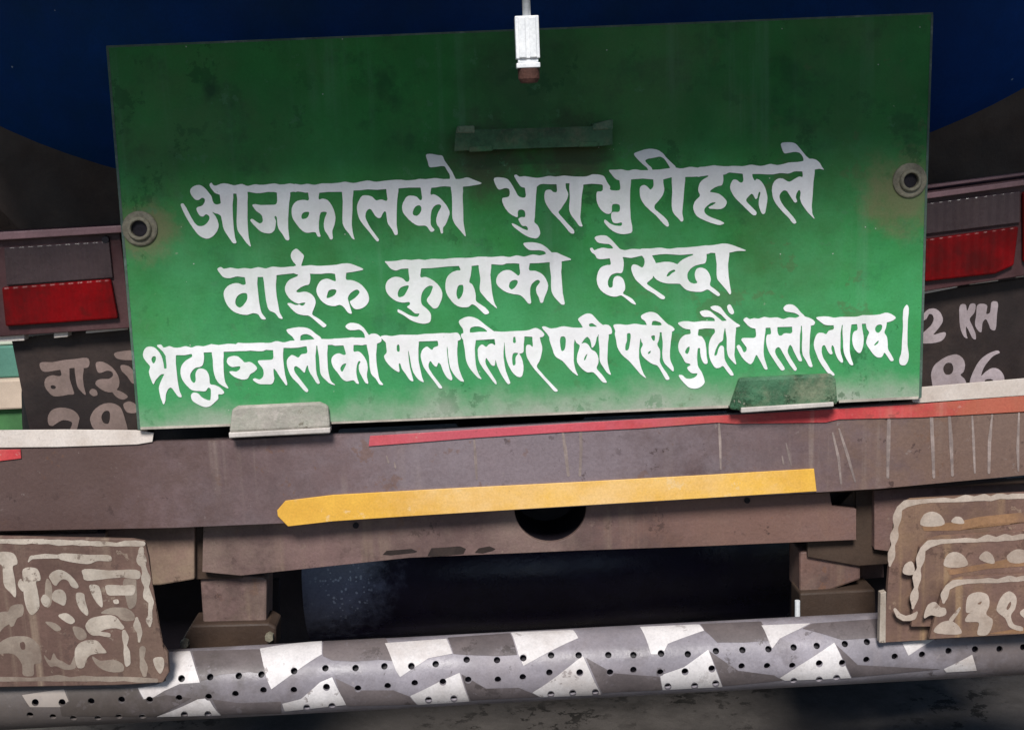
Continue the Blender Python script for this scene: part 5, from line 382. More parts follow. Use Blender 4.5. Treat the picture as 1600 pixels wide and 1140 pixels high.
  '837,10196 825,10212 802,10292 787,10310 774,10307 759,10298 697,10231 689,10227 686,10230 704,10282 730,10335 758,10380 787,10408 809,10411 849,10399 869,10399 899,10407 992,10447 1034,10456 1077,10456 1137,10447 1164,10437 1185,10420 1195,10385 1193,10337 1184,10290 1174,10257 1166,10245 1162,10243 1154,10250 1112,10362 1094,10380 1077,10380 1044,10365 979,10323 933,10307 902,10290 884,10267 852,10205 844,10197',
  '1442,10246 1438,10257 1447,10285 1479,10345 1498,10372 1546,10417 1609,10454 1664,10475 1704,10485 1779,10496 1877,10492 1914,10481 1927,10472 1936,10460 1940,10417 1929,10382 1904,10354 1854,10323 1804,10304 1769,10298 1709,10301 1607,10315 1567,10313 1532,10299 1457,10249',
  '909,10534 749,10558 479,10581 249,10568 -73,10566 -86,10570 -98,10582 -99,10620 -91,10633 -71,10641 747,10633 857,10638 972,10638 1029,10633 1337,10638 1512,10631 1712,10646 1934,10631 2147,10655 2444,10655 2459,10653 2469,10640 2468,10607 2462,10599 2444,10592 2207,10574 1824,10561 1497,10563 1324,10546 1269,10549 1119,10571 1087,10571 972,10544',
 ],
 'fr1': [
  '15574,7707 15477,7748 15414,7719 15384,7711 15352,7716 15222,7750 15119,7728 15082,7726 15034,7738 14937,7777 14907,7785 14882,7785 14744,7768 14557,7785 14387,7793 14322,7800 14172,7803 14124,7814 14014,7914 13961,8029 13949,8069 13948,8117 13963,8199 13963,8237 13954,8258 13916,8324 13906,8352 13903,8407 13923,8484 13923,8512 13871,8634 13871,8747 13883,8794 13883,8832 13887,8842 13902,8850 13917,8842 13931,8799 13971,8729 13985,8687 13988,8612 13983,8572 13983,8522 13990,8497 14025,8429 14035,8394 14040,8349 14031,8279 14031,8244 14039,8212 14077,8117 14088,8057 14091,7974 14102,7961 14174,7916 14294,7884 14362,7868 14529,7848 15054,7836 15249,7821 15389,7818 15479,7823 15617,7788 15754,7793 15892,7786 16024,7785 16039,7780 16052,7769 16052,7732 16044,7719 16022,7711 15984,7706 15814,7706 15747,7724 15669,7707',
  '14547,7989 14509,7996 14474,8010 14444,8028 14421,8052 14391,8102 14379,8137 14375,8169 14382,8192 14424,8211 14442,8215 14502,8221 14589,8221 14707,8205 14754,8182 14760,8159 14753,8129 14732,8087 14699,8044 14669,8021 14629,8001 14577,7988',
  '14942,8064 14917,8074 14884,8101 14862,8132 14861,8142 14864,8149 14889,8163 14977,8178 15037,8178 15063,8169 15065,8152 15058,8132 15042,8104 15022,8081 14987,8066',
 ],
 'fr2': [
  '15949,8334 15817,8365 15732,8339 15692,8336 15564,8383 15462,8351 15424,8346 15377,8361 15297,8401 15267,8411 15109,8395 14879,8415 14704,8418 14649,8425 14554,8428 14514,8433 14489,8441 14449,8478 14377,8556 14363,8591 14329,8661 14314,8709 14311,8739 14325,8859 14320,8881 14294,8922 14289,8921 14290,8879 14277,8816 14263,8784 14242,8763 14222,8763 14194,8771 14147,8803 14126,8831 14104,8894 14101,8921 14106,8941 14129,8961 14164,8972 14207,8978 14259,8971 14265,8974 14256,9011 14255,9031 14282,9166 14274,9189 14233,9254 14218,9304 14218,9354 14242,9451 14244,9494 14248,9504 14264,9510 14278,9501 14289,9463 14332,9384 14349,9334 14353,9266 14340,9191 14349,9149 14384,9056 14392,9011 14393,8971 14383,8916 14383,8884 14392,8854 14427,8789 14442,8751 14453,8696 14456,8609 14461,8601 14537,8546 14662,8503 14712,8490 14924,8473 15272,8466 15307,8460 15392,8458 15427,8453 15514,8453 15569,8458 15704,8440 15819,8440 15982,8417 16037,8407 16051,8399 16052,8336',
  '15887,8576 15862,8581 15827,8596 15789,8621 15741,8666 15727,8691 15725,8704 15741,8746 15774,8775 15814,8787 15862,8793 15919,8793 15957,8787 15987,8782 16019,8764 16037,8736 16043,8701 16042,8661 16035,8629 16024,8606 16002,8589 15969,8579 15932,8575',
  '15399,8606 15377,8616 15351,8634 15319,8665 15299,8694 15296,8719 15322,8744 15379,8771 15437,8789 15489,8800 15512,8800 15532,8795 15540,8779 15537,8749 15529,8716 15509,8671 15477,8635 15454,8619 15427,8606',
  '14899,8616 14869,8623 14837,8636 14813,8651 14786,8681 14761,8726 14746,8766 14740,8804 14747,8831 14787,8849 14812,8855 14869,8860 14937,8860 14989,8857 15069,8845 15120,8819 15125,8794 15113,8756 15082,8704 15055,8674 15022,8649 14989,8631 14949,8618',
  '13977,9491 13962,9501 13957,9519 14004,9626 14019,9642 14108,9691 14219,9692 14289,9669 14299,9661 14315,9639 14331,9584 14342,9564 14334,9546 14319,9544 14299,9558 14239,9590 14154,9614 14069,9577 13998,9496',
 ],
 'fr3': [
  '15745,8988 15588,9040 15445,9020 15303,9040 15105,9040 15028,9047 14953,9047 14885,9057 14852,9078 14770,9145 14705,9253 14697,9273 14694,9298 14700,9331 14718,9381 14721,9408 14733,9421 14753,9419 14760,9411 14770,9386 14798,9348 14815,9308 14837,9208 14843,9200 14925,9156 15048,9123 15113,9112 15315,9100 15590,9102 15630,9095 15770,9082 15890,9082 16038,9059 16056,9046 16066,9023 16063,9003 16052,8988 15967,8988 15883,9012 15804,8988',
  '15750,9233 15705,9256 15675,9280 15632,9336 15606,9386 15575,9468 15567,9513 15570,9533 15602,9573 15680,9630 15704,9653 15719,9681 15753,9766 15773,9789 15818,9815 15885,9839 15940,9850 15975,9846 15982,9838 15986,9821 15981,9798 15975,9788 15955,9778 15868,9759 15844,9746 15825,9723 15807,9688 15794,9633 15795,9606 15804,9581 15850,9518 15861,9496 15881,9411 15883,9348 15873,9308 15843,9268 15818,9248 15793,9236 15773,9231',
  '15273,9243 15218,9253 15175,9269 15135,9297 15113,9333 15102,9368 15092,9428 15087,9531 15091,9548 15100,9561 15118,9567 15153,9568 15159,9571 15133,9585 15110,9611 15082,9658 15077,9676 15077,9693 15088,9705 15108,9709 15253,9707 15275,9711 15290,9720 15296,9753 15267,9866 15270,9901 15288,9914 15305,9919 15373,9922 15400,9916 15428,9904 15459,9868 15482,9826 15500,9773 15511,9716 15508,9676 15495,9653 15423,9605 15407,9581 15410,9556 15447,9481 15456,9451 15459,9383 15453,9343 15442,9308 15428,9286 15406,9268 15385,9258 15320,9243',
  '15325,9388 15335,9388 15338,9396 15329,9418 15318,9434 15295,9437 15269,9426 15278,9413',
  '15780,9393 15790,9396 15797,9411 15795,9443 15781,9478 15763,9508 15750,9518 15738,9519 15723,9506 15725,9483 15755,9423',
  '14583,9398 14553,9407 14515,9428 14494,9448 14476,9478 14452,9536 14439,9586 14434,9631 14440,9651 14455,9649 14510,9614 14540,9603 14563,9603 14645,9626 14678,9630 14735,9615 14765,9599 14778,9586 14784,9571 14786,9546 14779,9513 14768,9493 14758,9488 14700,9481 14674,9458 14630,9408 14608,9398',
  '14993,9478 14983,9485 14839,9651 14830,9668 14828,9688 14773,9695 14743,9703 14703,9719 14675,9738 14635,9773 14605,9808 14589,9836 14587,9853 14590,9861 14610,9876 14655,9889 14775,9902 14948,9905 14998,9896 15020,9883 15026,9863 15020,9841 14990,9788 14950,9743 14883,9698 14973,9573 15008,9503 15010,9486 15003,9479',
  '16028,9493 15993,9508 15965,9525 15940,9548 15932,9568 15942,9593 15968,9622 16005,9647 16035,9655 16045,9650 16055,9631 16061,9588 16061,9553 16056,9516 16048,9498 16043,9493',
 ],
 'dr': [
  '15915,6437 15906,6448 15876,6995 15896,7352 15902,7361 15910,7364 15919,7360 15924,7350 15924,6938 15934,6470 15933,6445 15925,6437',
  '14828,6459 14814,6468 14809,6482 14816,6580 14821,6765 14834,7010 14854,7288 14859,7420 14866,7435 14880,7441 14896,7432 14901,7418 14896,7308 14891,6895 14851,6480 14842,6464',
  '15495,6467 15486,6478 15476,6578 15439,6838 15431,6932 15429,7378 15434,7392 15450,7401 15464,7395 15471,7380 15486,6898 15494,6830 15504,6600 15514,6485 15509,6470',
  '14540,6475 14525,6490 14524,6532 14551,7102 14569,7450 14576,7465 14590,7471 14606,7462 14611,7445 14606,7348 14599,6920 14579,6515 14575,6490 14570,6482 14558,6474',
  '15185,6487 15177,6495 15176,6515 15191,6960 15216,7382 15224,7392 15232,7394 15243,7385 15244,7368 15231,6895 15204,6498 15195,6487',
  '13880,6535 13865,6550 13861,6580 13849,6890 13849,7448 13854,7462 13870,7471 13884,7465 13891,7450 13894,7308 13909,7002 13916,6640 13915,6550 13900,6535',
  '11225,6537 11217,6545 11216,6560 11246,7322 11254,7332 11262,7334 11271,7328 11274,7320 11271,6895 11244,6548 11235,6537',
  '9068,6619 9054,6628 9049,6642 9056,7038 9039,7415 9044,7432 9060,7441 9074,7435 9081,7420 9104,7005 9091,6640 9082,6624',
  '8775,6667 8767,6675 8766,6682 8814,7092 8859,7420 8866,7435 8880,7441 8895,7434 8901,7420 8859,7008 8794,6678 8785,6667',
  '13105,6687 13097,6695 13097,6705 13239,7180 13347,7525 13355,7533 13365,7533 13373,7525 13373,7515 13261,7088 13123,6695 13115,6687',
  '13005,6747 12997,6755 12996,6762 13079,7158 13126,7552 13134,7562 13142,7564 13153,7555 13154,7542 13124,7150 13023,6755 13015,6747',
  '7405,6867 7397,6875 7396,6888 7409,7190 7436,7482 7444,7492 7452,7494 7462,7486 7464,7478 7454,7148 7424,6878 7415,6867',
  '12275,6912 12271,6928 12312,7135 12352,7265 12362,7269 12368,7265 12369,7250 12351,7118 12288,6915',
  '6038,7112 6032,7120 6052,7212 6060,7231 6078,7233 6084,7225 6083,7210 6048,7118',
  '12215,7112 12211,7118 12211,7132 12224,7235 12230,7251 12245,7254 12254,7245 12251,7215 12228,7115',
  '6158,7212 6152,7220 6164,7300 6172,7313 6188,7313 6194,7305 6193,7290 6168,7218',
 ],
 'patch': [
  ['2924,10171 2649,10185 2619,10190 2594,10629 2436,10694 2160,10741 2164,10755 2249,10909 2254,10911 2281,10906 2304,10880 2326,10870 2351,10871 2379,10886 2404,10882 2566,10786 2811,10678 3122,10656 3114,10621 2969,10171', '2828,10539 2844,10538 2866,10546 2886,10566 2892,10581 2892,10606 2886,10622 2866,10642 2844,10650 2819,10647 2801,10637 2788,10621 2783,10606 2783,10581 2788,10566 2801,10551'],
  ['5010,10012 4063,10130 4062,10140 4170,10598 4240,10757 4250,10753 4564,10528 4565,10522 4551,10510 4545,10498 4541,10470 4550,10445 4565,10430 4582,10421 4612,10422 4639,10440 4650,10460 4658,10460 4700,10430 5028,10221 5031,10212 5031,10015 5028,10011'],
  ['6940,9980 6032,10044 6015,10050 6183,10462 6247,10560 6255,10567 6418,10460 6416,10455 6386,10438 6377,10422 6372,10402 6375,10385 6384,10365 6409,10348 6432,10344 6460,10354 6480,10380 6483,10412 6488,10415 6700,10277 7069,10208 6977,9982 6972,9979'],
  ['8894,9842 8014,9879 7984,9882 7981,9885 8096,10208 8116,10255 8121,10255 8134,10234 8146,10225 8174,10216 8206,10227 8227,10252 8230,10285 8224,10300 8212,10315 8184,10329 8151,10325 8148,10328 8176,10392 8181,10395 8684,10127 9034,9968 9034,9962 8954,9844'],
  ['10866,9755 10016,9791 9998,9798 10169,10212 10176,10216 10268,10216 10274,10212 10272,10200 10280,10175 10290,10162 10306,10152 10328,10147 10341,10149 10377,10168 10433,10058 10441,10051 10998,9852 10999,9845 10926,9756'],
  ['12609,9738 11904,9768 11899,9771 12030,10069 12064,10125 12184,9971 12477,9832 12652,9744 12656,9741 12654,9738'],
  ['14598,9974 14123,10028 14101,10031 14093,10037 14187,10227 14196,10233 14383,10109 14606,9980 14608,9974'],
  ['3200,10901 3090,10914 2475,11171 2446,11187 2825,11178 2829,11174 2826,11142 2835,11122 2850,11106 2872,11098 2902,11101 2926,11119 2936,11142 2934,11172 2940,11176 3192,11168 3196,11164 3194,11139 3204,11114 3225,11097 3245,11091 3275,11097 3294,11112 3305,11137 3304,11162 3308,11165 3448,11163 3450,11159 3445,11151 3281,10937 3275,10933 3238,10930 3222,10920 3208,10902'],
  ['5185,10572 5000,10650 4702,10908 4413,10980 4412,10985 4450,11097 4470,11099 4738,11070 4742,11065 4739,11032 4747,11012 4762,10997 4782,10989 4808,10990 4829,11000 4845,11022 4849,11055 4855,11058 5128,11028 5135,11000 5147,10980 5178,10964 5200,10965 5225,10977 5235,10990 5248,11016 5406,11000 5406,10992 5358,10898 5193,10575', '5089,10672 5110,10671 5136,10682 5151,10700 5158,10725 5153,10750 5142,10766 5128,10777 5105,10784 5085,10780 5068,10771 5055,10758 5046,10738 5046,10715 5057,10692 5068,10682'],
  ['7178,10502 6960,10598 6958,10602 6973,10628 6976,10650 6963,10680 6945,10694 6918,10701 6888,10690 6870,10670 6863,10645 6858,10644 6415,10857 6411,10862 6530,10999 7088,10963 7090,10960 7063,10950 7048,10936 7037,10910 7037,10890 7050,10864 7068,10852 7085,10846 7103,10847 7128,10859 7142,10878 7148,10900 7146,10918 7135,10938 7103,10960 7330,10946 7333,10940 7316,10888 7184,10508', '6689,10868 6700,10866 6725,10875 6738,10885 6751,10910 6751,10935 6741,10958 6725,10971 6705,10979 6685,10978 6660,10966 6647,10950 6642,10935 6642,10908 6655,10885 6670,10873'],
  ['9101,10246 9076,10272 9033,10294 8342,10790 8320,10810 8453,10878 8543,10876 8564,10870 8553,10845 8552,10827 8567,10795 8593,10779 8621,10779 8646,10792 8659,10810 8664,10835 8653,10867 8656,10871 8888,10863 8913,10859 8900,10842 8892,10820 8895,10795 8903,10780 8926,10762 8948,10756 8966,10759 8984,10770 9001,10795 9004,10820 8997,10840 8985,10855 8988,10858 9228,10851 9263,10847 9247,10812 9250,10782 9257,10770 9273,10754 9306,10746 9321,10749 9338,10759 9354,10780 9358,10805 9354,10825 9343,10845 9394,10842 9379,10802 9124,10277 9109,10247', '9049,10445 9066,10444 9091,10455 9104,10467 9114,10492 9114,10510 9103,10533 9088,10548 9066,10556 9051,10556 9027,10547 9008,10525 9002,10507 9003,10490 9013,10466 9026,10454'],
  ['11058,10147 10682,10416 10370,10521 10348,10543 10317,10552 10319,10580 10355,10767 10409,10765 10385,10738 10379,10720 10379,10702 10385,10685 10394,10672 10410,10661 10425,10656 10448,10656 10460,10662 10485,10688 10491,10715 10485,10735 10467,10758 10472,10761 10808,10743 10810,10740 10802,10728 10796,10708 10801,10682 10818,10659 10830,10652 10852,10646 10885,10657 10903,10678 10909,10708 10900,10735 10902,10738 11175,10725 11150,10713 11140,10704 11130,10688 11126,10672 11127,10655 11138,10632 11155,10617 11172,10611 11192,10611 11212,10620 11228,10634 11235,10650 11239,10670 11232,10692 11221,10708 11200,10722 11270,10721 11284,10718 11275,10688 11180,10444 11168,10470 11155,10484 11138,10493 11122,10495 11105,10493 11089,10485 11075,10471 11067,10455 11067,10422 11075,10407 11090,10392 11110,10384 11130,10384 11160,10395 11068,10151 11065,10146', '10686,10430 10715,10429 10728,10433 10744,10445 10755,10465 10759,10488 10753,10508 10742,10524 10718,10538 10690,10539 10678,10534 10661,10522 10650,10502 10646,10480 10652,10460 10662,10444'],
  ['13029,10037 12451,10407 12429,10423 12411,10441 12381,10452 12206,10565 12187,10578 12186,10583 12266,10622 12344,10618 12361,10590 12376,10580 12394,10574 12409,10574 12427,10580 12444,10594 12459,10614 12739,10604 12751,10580 12765,10565 12791,10554 12809,10554 12829,10562 12846,10580 12856,10599 12996,10594 13014,10589 13018,10563 13033,10540 13049,10530 13069,10525 13094,10530 13110,10540 13123,10560 13131,10587 13295,10580 13294,10573 13206,10390 13201,10389 13184,10401 13159,10406 13129,10396 13111,10375 13105,10360 13105,10343 13111,10323 13126,10305 13157,10290 13039,10043 13034,10035', '12788,10303 12806,10302 12831,10312 12849,10332 12855,10350 12854,10368 12844,10391 12824,10408 12806,10414 12789,10413 12766,10403 12749,10383 12743,10365 12743,10348 12754,10325 12766,10312'],
  ['15183,10218 14748,10435 14744,10438 14744,10443 14775,10483 14786,10492 15256,10466 15259,10463 15256,10451 15206,10278 15189,10221'],
  ['984,10758 356,10848 348,10854 471,11037 936,11037 957,11021 929,11002 921,10989 915,10966 926,10934 941,10918 969,10910 984,10911 1001,10918 1019,10936 1031,10974 1076,10944 1004,10766 999,10759', '540,10911 564,10910 584,10919 599,10934 610,10964 604,10989 595,11004 579,11016 556,11022 536,11019 519,11010 506,10996 498,10976 498,10956 506,10936 516,10924'],
 ],
 'darkpatch': [
  ['3971,10140 3041,10166 3001,10169 2996,10172 3131,10608 3138,10630 3144,10636 3236,10602 3228,10570 3233,10545 3251,10524 3271,10514 3296,10514 3319,10524 3334,10542 3344,10564 3439,10531 3679,10511 3724,10494 3739,10494 3766,10503 3911,10491 4029,10512 4048,10485 4061,10477 4084,10471 4101,10475 4119,10484 4134,10502 4141,10532 4159,10535 4154,10505 4057,10140'],
  ['5938,9959 5061,9991 5057,9994 5054,10019 5045,10239 5051,10246 5185,10309 5211,10313 5543,10328 5948,10301 6138,10320 6141,10317 6136,10302 6008,9962 6003,9958'],
  ['7936,9890 7011,9955 6991,9961 7081,10201 7089,10212 7276,10227 7726,10242 7789,10242 8066,10227 8079,10223 8079,10216 7974,9896 7969,9890'],
  ['11831,9706 10958,9743 10942,9749 11021,9860 11206,10032 11628,10032 11981,10007 12008,10003 11891,9709 11883,9705'],
  ['13691,9665 12699,9735 12664,9748 12551,9810 12544,9818 13154,9992 13759,9952 13764,9950 13765,9943 13727,9673 13721,9665'],
  ['3324,10915 3326,10925 3464,11161 4394,11139 4400,11135 4392,10968 4386,10952 3739,10974'],
  ['5241,10589 5243,10603 5423,11022 6508,10998 6494,10978 6396,10868 6151,10775 5648,10775 5616,10799 5593,10804 5581,10802 5557,10791 5545,10776 5537,10753 5539,10733 5536,10728'],
  ['7210,10522 7217,10552 7355,10933 8418,10877 8395,10862 8310,10817 8108,10734 7598,10748 7375,10619 7358,10650 7343,10663 7328,10668 7300,10668 7274,10652 7259,10620 7263,10594 7283,10565'],
  ['9156,10269 9155,10274 9395,10784 9413,10815 10316,10771 10341,10768 10344,10764 10307,10572 10301,10561 10088,10548 9593,10508 9586,10512 9574,10534 9561,10545 9538,10553 9516,10550 9488,10531 9478,10509 9477,10487 9490,10459 9488,10455'],
  ['11081,10165 11081,10171 11296,10709 11319,10710 12224,10621 12209,10608 12096,10540 11531,10467'],
  ['13058,10062 13170,10291 13193,10305 13210,10323 13217,10348 13213,10376 13313,10572 14663,10449 14693,10443 13403,10379'],
  ['1702,10727 1034,10762 1092,10948 1002,11013 940,11052 967,11172 972,11178 1100,11179 1125,11161 1148,11156 1166,11160 1198,11179 1480,11181 1508,11162 1532,11156 1555,11162 1580,11181 1798,11184 1802,11182 1812,11157 1828,11141 1840,11135 1860,11131 1878,11135 1895,11144 1908,11160 1915,11180 1920,11184 2162,11186 2168,11184 2175,11162 2190,11144 2208,11135 2228,11131 2250,11137 2261,11145 2275,11162 2285,11186 2408,11186 2992,10900 2980,10894 2855,10881 2851,10885 2854,10898 2850,10912 2839,10935 2820,10948 2795,10954 2765,10943 2750,10928 2741,10908 2745,10868 2612,10851 2585,10851 2390,10894 2388,10898 2394,10918 2394,10932 2383,10958 2362,10975 2345,10981 2330,10981 2312,10975 2294,10960 2287,10950 2279,10920 2242,10926 2232,10923 2173,10798 2152,10762 1772,10726', '1889,10870 1908,10869 1932,10879 1950,10899 1956,10918 1955,10935 1945,10958 1926,10975 1908,10981 1890,10980 1867,10970 1850,10951 1844,10932 1845,10915 1855,10892 1868,10879', '1414,10895 1432,10894 1458,10904 1475,10924 1481,10942 1480,10960 1470,10983 1451,11000 1432,11006 1415,11005 1392,10995 1375,10976 1369,10958 1370,10940 1380,10917 1392,10904'],
 ],
 'holes': '4596,10476 5084,10431 5555,10428 6006,10400 6428,10400 6807,10366 7291,10297 7766,10304 8175,10273 8611,10228 9041,10228 9505,10225 9897,10225 2838,10594 3284,10569 3731,10550 4084,10528 10329,10203 10747,10212 11186,10163 11600,10147 12007,10134 12401,10106 12762,10082 13201,10053 13546,10021 553,10966 972,10966 1425,10950 1900,10925 2338,10925 2797,10897 3259,10878 3678,10834 4116,10775 4591,10772 5102,10727 5593,10748 6057,10710 6480,10665 6920,10644 7315,10613 7779,10610 8168,10572 8584,10500 9058,10500 9532,10497 9897,10459 10317,10496 10702,10484 11121,10439 11588,10402 11986,10398 12380,10394 12799,10358 13160,10350 13538,10301 13981,10252 14408,10220 14822,10163 15236,10138 15618,10134 15988,10106 469,11162 828,11188 1147,11212 1531,11212 1859,11188 2225,11188 2881,11153 3250,11147 4794,11044 5188,11019 6697,10923 7092,10902 8608,10833 8948,10813 9302,10802 10434,10711 10853,10703 11182,10667 12401,10630 12799,10610 13071,10581',
}


# ------------------------------------------------------------------ ground and what stands behind
GZ = .2
bm = bmesh.new()
v = [bm.verts.new(p) for p in ((-80, -40, GZ), (80, -40, GZ), (80, 120, GZ), (-80, 120, GZ))]; bm.faces.new(v)
o = link('ground', mesh_from(bm, 'ground'), M['asphalt']); tag(o, kind='structure')

wall = empty('roadside_wall', (-2.8, 3.0, GZ), 'low painted roadside wall seen past the left edge of the truck, white over teal and cream', 'wall')
for nm, z0, z1, yo, mt in (('green_footing', GZ-.02, .434, -.02, 'wall_green'), ('cream_ledge', .436, .557, -.05, 'wall_cream'), ('teal_band', .559, .688, -.01, 'wall_teal'), ('whitewashed_wall', .69, 1.7, 0, 'wall_white')):
    box(nm, -4.2, -1.4, 3.0+yo, 3.25, z0, z1, M[mt], wall, bev=.008)

# ------------------------------------------------------------------ the tanker truck
truck = empty('tanker_truck', (.12, .6, 0), 'rear of a dusty tanker truck with blue tank, brown beam and perforated tube bumper', 'truck')

# tank: oval shell with a dished rear head bulging towards the viewer
tc = Vector((.10, .36, 0))
TA, TBZ, TY = 1.225, .49, .36
cz = 1.7255
bm = bmesh.new(); rings = []; SEG = 96
def oval(s, y):
    return [bm.verts.new((tc.x+TA*s*math.cos(2*math.pi*k/SEG), y, cz+TBZ*s*math.sin(2*math.pi*k/SEG))) for k in range(SEG)]
prof = [(.02, -.26), (.25, -.252), (.5, -.222), (.7, -.172), (.85, -.108), (.94, -.05), (.985, -.012), (1.0, .015)]
rings = [oval(s, TY+y) for s, y in prof] + [oval(1.0, TY+.05), oval(1.0, 7.5)]
for A, B in zip(rings, rings[1:]):
    for k in range(SEG): bm.faces.new((A[k], A[(k+1) % SEG], B[(k+1) % SEG], B[k]))
bm.faces.new(rings[0][::-1]); bm.faces.new(rings[-1])
tank = link('tank', mesh_from(bm, 'tank'), M['tank'], truck, smooth=True)
bm = bmesh.new(); A = []; B = []
for y0, s in ((TY+.012, 1.004), (TY+.012, 1.02), (TY+.05, 1.02), (TY+.05, 1.004)): A.append(oval(s, y0))
for P, Q in zip(A, A[1:]+A[:1]):
    for k in range(SEG): bm.faces.new((P[k], P[(k+1) % SEG], Q[(k+1) % SEG], Q[k]))
link('weld_band', mesh_from(bm, 'weld_band'), M['brown_dark'], tank, smooth=False)
# unseen platform added above to shade the upper board; the cable hangs from it
PZ, PF = 1.79, -.47
plat = box('added_shade_platform', -.95, 1.15, PF, TY+.1, PZ, PZ+.03, M['brown_dark'], truck)
box('shade_platform_lip', -.95, 1.15, PF-.012, PF-.001, PZ-.03, PZ+.06, M['brown'], plat)
# cradle plate under the tank
slab('cradle_plate', [(-260, 60), (-260, 140), (30, 357), (150, 430), (150, 560), (1900, 520), (1900, 40)], .30, .05, M['brown_dark'], truck)
# chassis rails, axle and wheels under the tank
for x in (-.42, .60): box('chassis_rail', x, x+.09, .12, 7.2, .74, .96, M['black'], truck)
bm = bmesh.new(); cyl_bm(bm, (-1.0, 1.5, .7), (1.25, 1.5, .7), .08); 
bmesh.ops.create_uvsphere(bm, u_segments=24, v_segments=16, radius=.21, matrix=Matrix.Translation((.12, 1.5, .72)))
link('rear_axle', mesh_from(bm, 'rear_axle'), M['black'], truck, smooth=True)
for x in (-1.0, -.68, .92, 1.24):
    bm = bmesh.new()
    lathe_bm(bm, (x-.12, 1.5, .7), (1, 0, 0), [(.26, .02), (.30, 0), (.44, 0), (.485, .03), (.5, .07), (.5, .17), (.485, .21), (.44, .24), (.30, .24), (.26, .22)])
    w = link('wheel', mesh_from(bm, 'wheel'), M['tyre'], truck, smooth=True)
    bm = bmesh.new(); cyl_bm(bm, (x-.08, 1.5, .7), (x+.08, 1.5, .7), .262); link('wheel_rim', mesh_from(bm, 'wheel_rim'), M['brown_dark'], w)

# ---- tail lamps
LY = .03
L = slab('tail_light', [(-60, 366), (186, 353), (206, 512), (-60, 530)], LY, .07, M['lamp_case'], truck)
tag(L, 'left tail light, brighter red lens')
slab('rim', [(-60, 366), (230, 350), (230, 361), (-60, 379)], LY-.014, .012, M['lamp_rim'], L)
slab('reflector', [(6, 387), (170, 377), (176, 434), (10, 446)], LY-.006, .005, M['lens_grey'], L)
slab('lens', [(2, 449), (172, 436), (184, 498), (8, 510)], LY-.010, .009, M['lens_red'], L, bev=.003)
bm = bmesh.new(); p = at(166, 374, LY-.001); cyl_bm(bm, p, p+Vector((0, -.006, 0)), .0055, seg=16); link('screw', mesh_from(bm, 'screw'), M['black'], L)
Rr = slab('tail_light', [(1440, 300), (1700, 266), (1700, 415), (1440, 456)], LY, .07, M['lamp_case'], truck)
tag(Rr, 'right tail light, darker red lens')
slab('rim', [(1432, 304), (1700, 268), (1700, 276), (1432, 313)], LY-.014, .012, M['lamp_rim'], Rr)
slab('rim', [(1432, 292), (1700, 257), (1700, 261), (1432, 297)], LY+.004, .02, M['lamp_rim'], Rr)
slab('reflector', [(1446, 318), (1594, 299), (1594, 348), (1446, 366)], LY-.006, .005, M['lens_grey'], Rr)
slab('lens', [(1446, 374), (1592, 354), (1584, 415), (1556, 428), (1446, 440)], LY-.010, .009, M['lens_red'], Rr, bev=.003)
slab('lens', [(1599, 300), (1690, 288), (1690, 400), (1600, 410)], LY-.010, .009, M['lens_red'], Rr, bev=.003)
# pale strip under the lamps
for pts in ([(-60, 525), (38, 522), (38, 532), (-60, 537)], [(84, 520), (106, 518), (106, 526), (84, 528)], [(134, 517), (200, 510), (200, 515), (134, 521)],
            [(1440, 456), (1496, 444), (1496, 449), (1440, 460)], [(1515, 441), (1560, 434), (1560, 439), (1515, 445)], [(1588, 430), (1680, 416), (1680, 421), (1588, 434)]):
    slab('lamp_bracket', pts, LY+.008, .02, M['white_tape'], truck, bev=.0008)
# ---- number plates
NP = slab('number_plate', [(18, 530), (60, 524), (230, 509), (230, 690), (50, 690), (40, 640)], .06, .004, M['plate'], truck)
tag(NP, 'left number plate, dark with faded Devanagari characters')
painted('plate_lettering', 'pl', .06, M['plate_ink'], NP)
NQ = slab('number_plate', [(1400, 462), (1720, 418), (1720, 640), (1400, 660)], .06, .004, M['plate'], truck)
tag(NQ, 'right number plate, black reading 2 KH over 86')
painted('plate_lettering', 'pr', .06, M['plate_ink_r'], NQ)

# ---- rear beam
BY = .014
beam = slab('rear_beam', [(-200, 684), (0, 681), (240, 690), (358, 688), (516, 679), (590, 677), (900, 659), (1145, 647), (1310, 637), (1426, 629), (1600, 617), (1850, 602),
                          (1850, 732), (1600, 742), (1375, 763), (1272, 769), (880, 792), (440, 817), (270, 824), (0, 829), (-200, 834)], BY, .012, M['beam'], truck, bev=.003)
box('top_flange', -1.0, 1.15, BY+.014, .2, .80, .81, M['brown_dark'], beam)
slab('white_tape', [(-200, 678), (0, 672), (100, 671), (212, 672), (240, 676), (238, 690), (214, 694), (90, 698), (0, 699), (-200, 705)], BY-.003, .0028, M['white_tape'], beam, bev=.0006)
slab('white_tape', [(1424, 606), (1600, 591), (1850, 574), (1850, 600), (1600, 616), (1436, 629), (1426, 628)], BY-.003, .0028, M['white_tape'], beam, bev=.0006)
slab('white_tape', [(358, 676), (515, 668), (515, 677), (358, 684)], BY-.003, .0028, M['white_tape'], beam, bev=.0006)
slab('red_tape', [(578, 681), (660, 676), (800, 667), (980, 656), (1145, 648), (1310, 639), (1440, 631), (1600, 618), (1850, 603), (1850, 634), (1600, 643), (1440, 652), (1310, 655), (1290, 660), (1150, 662), (1120, 660), (1000, 669), (880, 675), (740, 684), (640, 692), (576, 697)], BY-.0024, .0022, M['red_tape'], beam, bev=.0005)
slab('red_tape', [(-200, 706), (32, 702), (33, 716), (0, 720), (-200, 724)], BY-.0024, .0022, M['red_tape'], beam, bev=.0005)
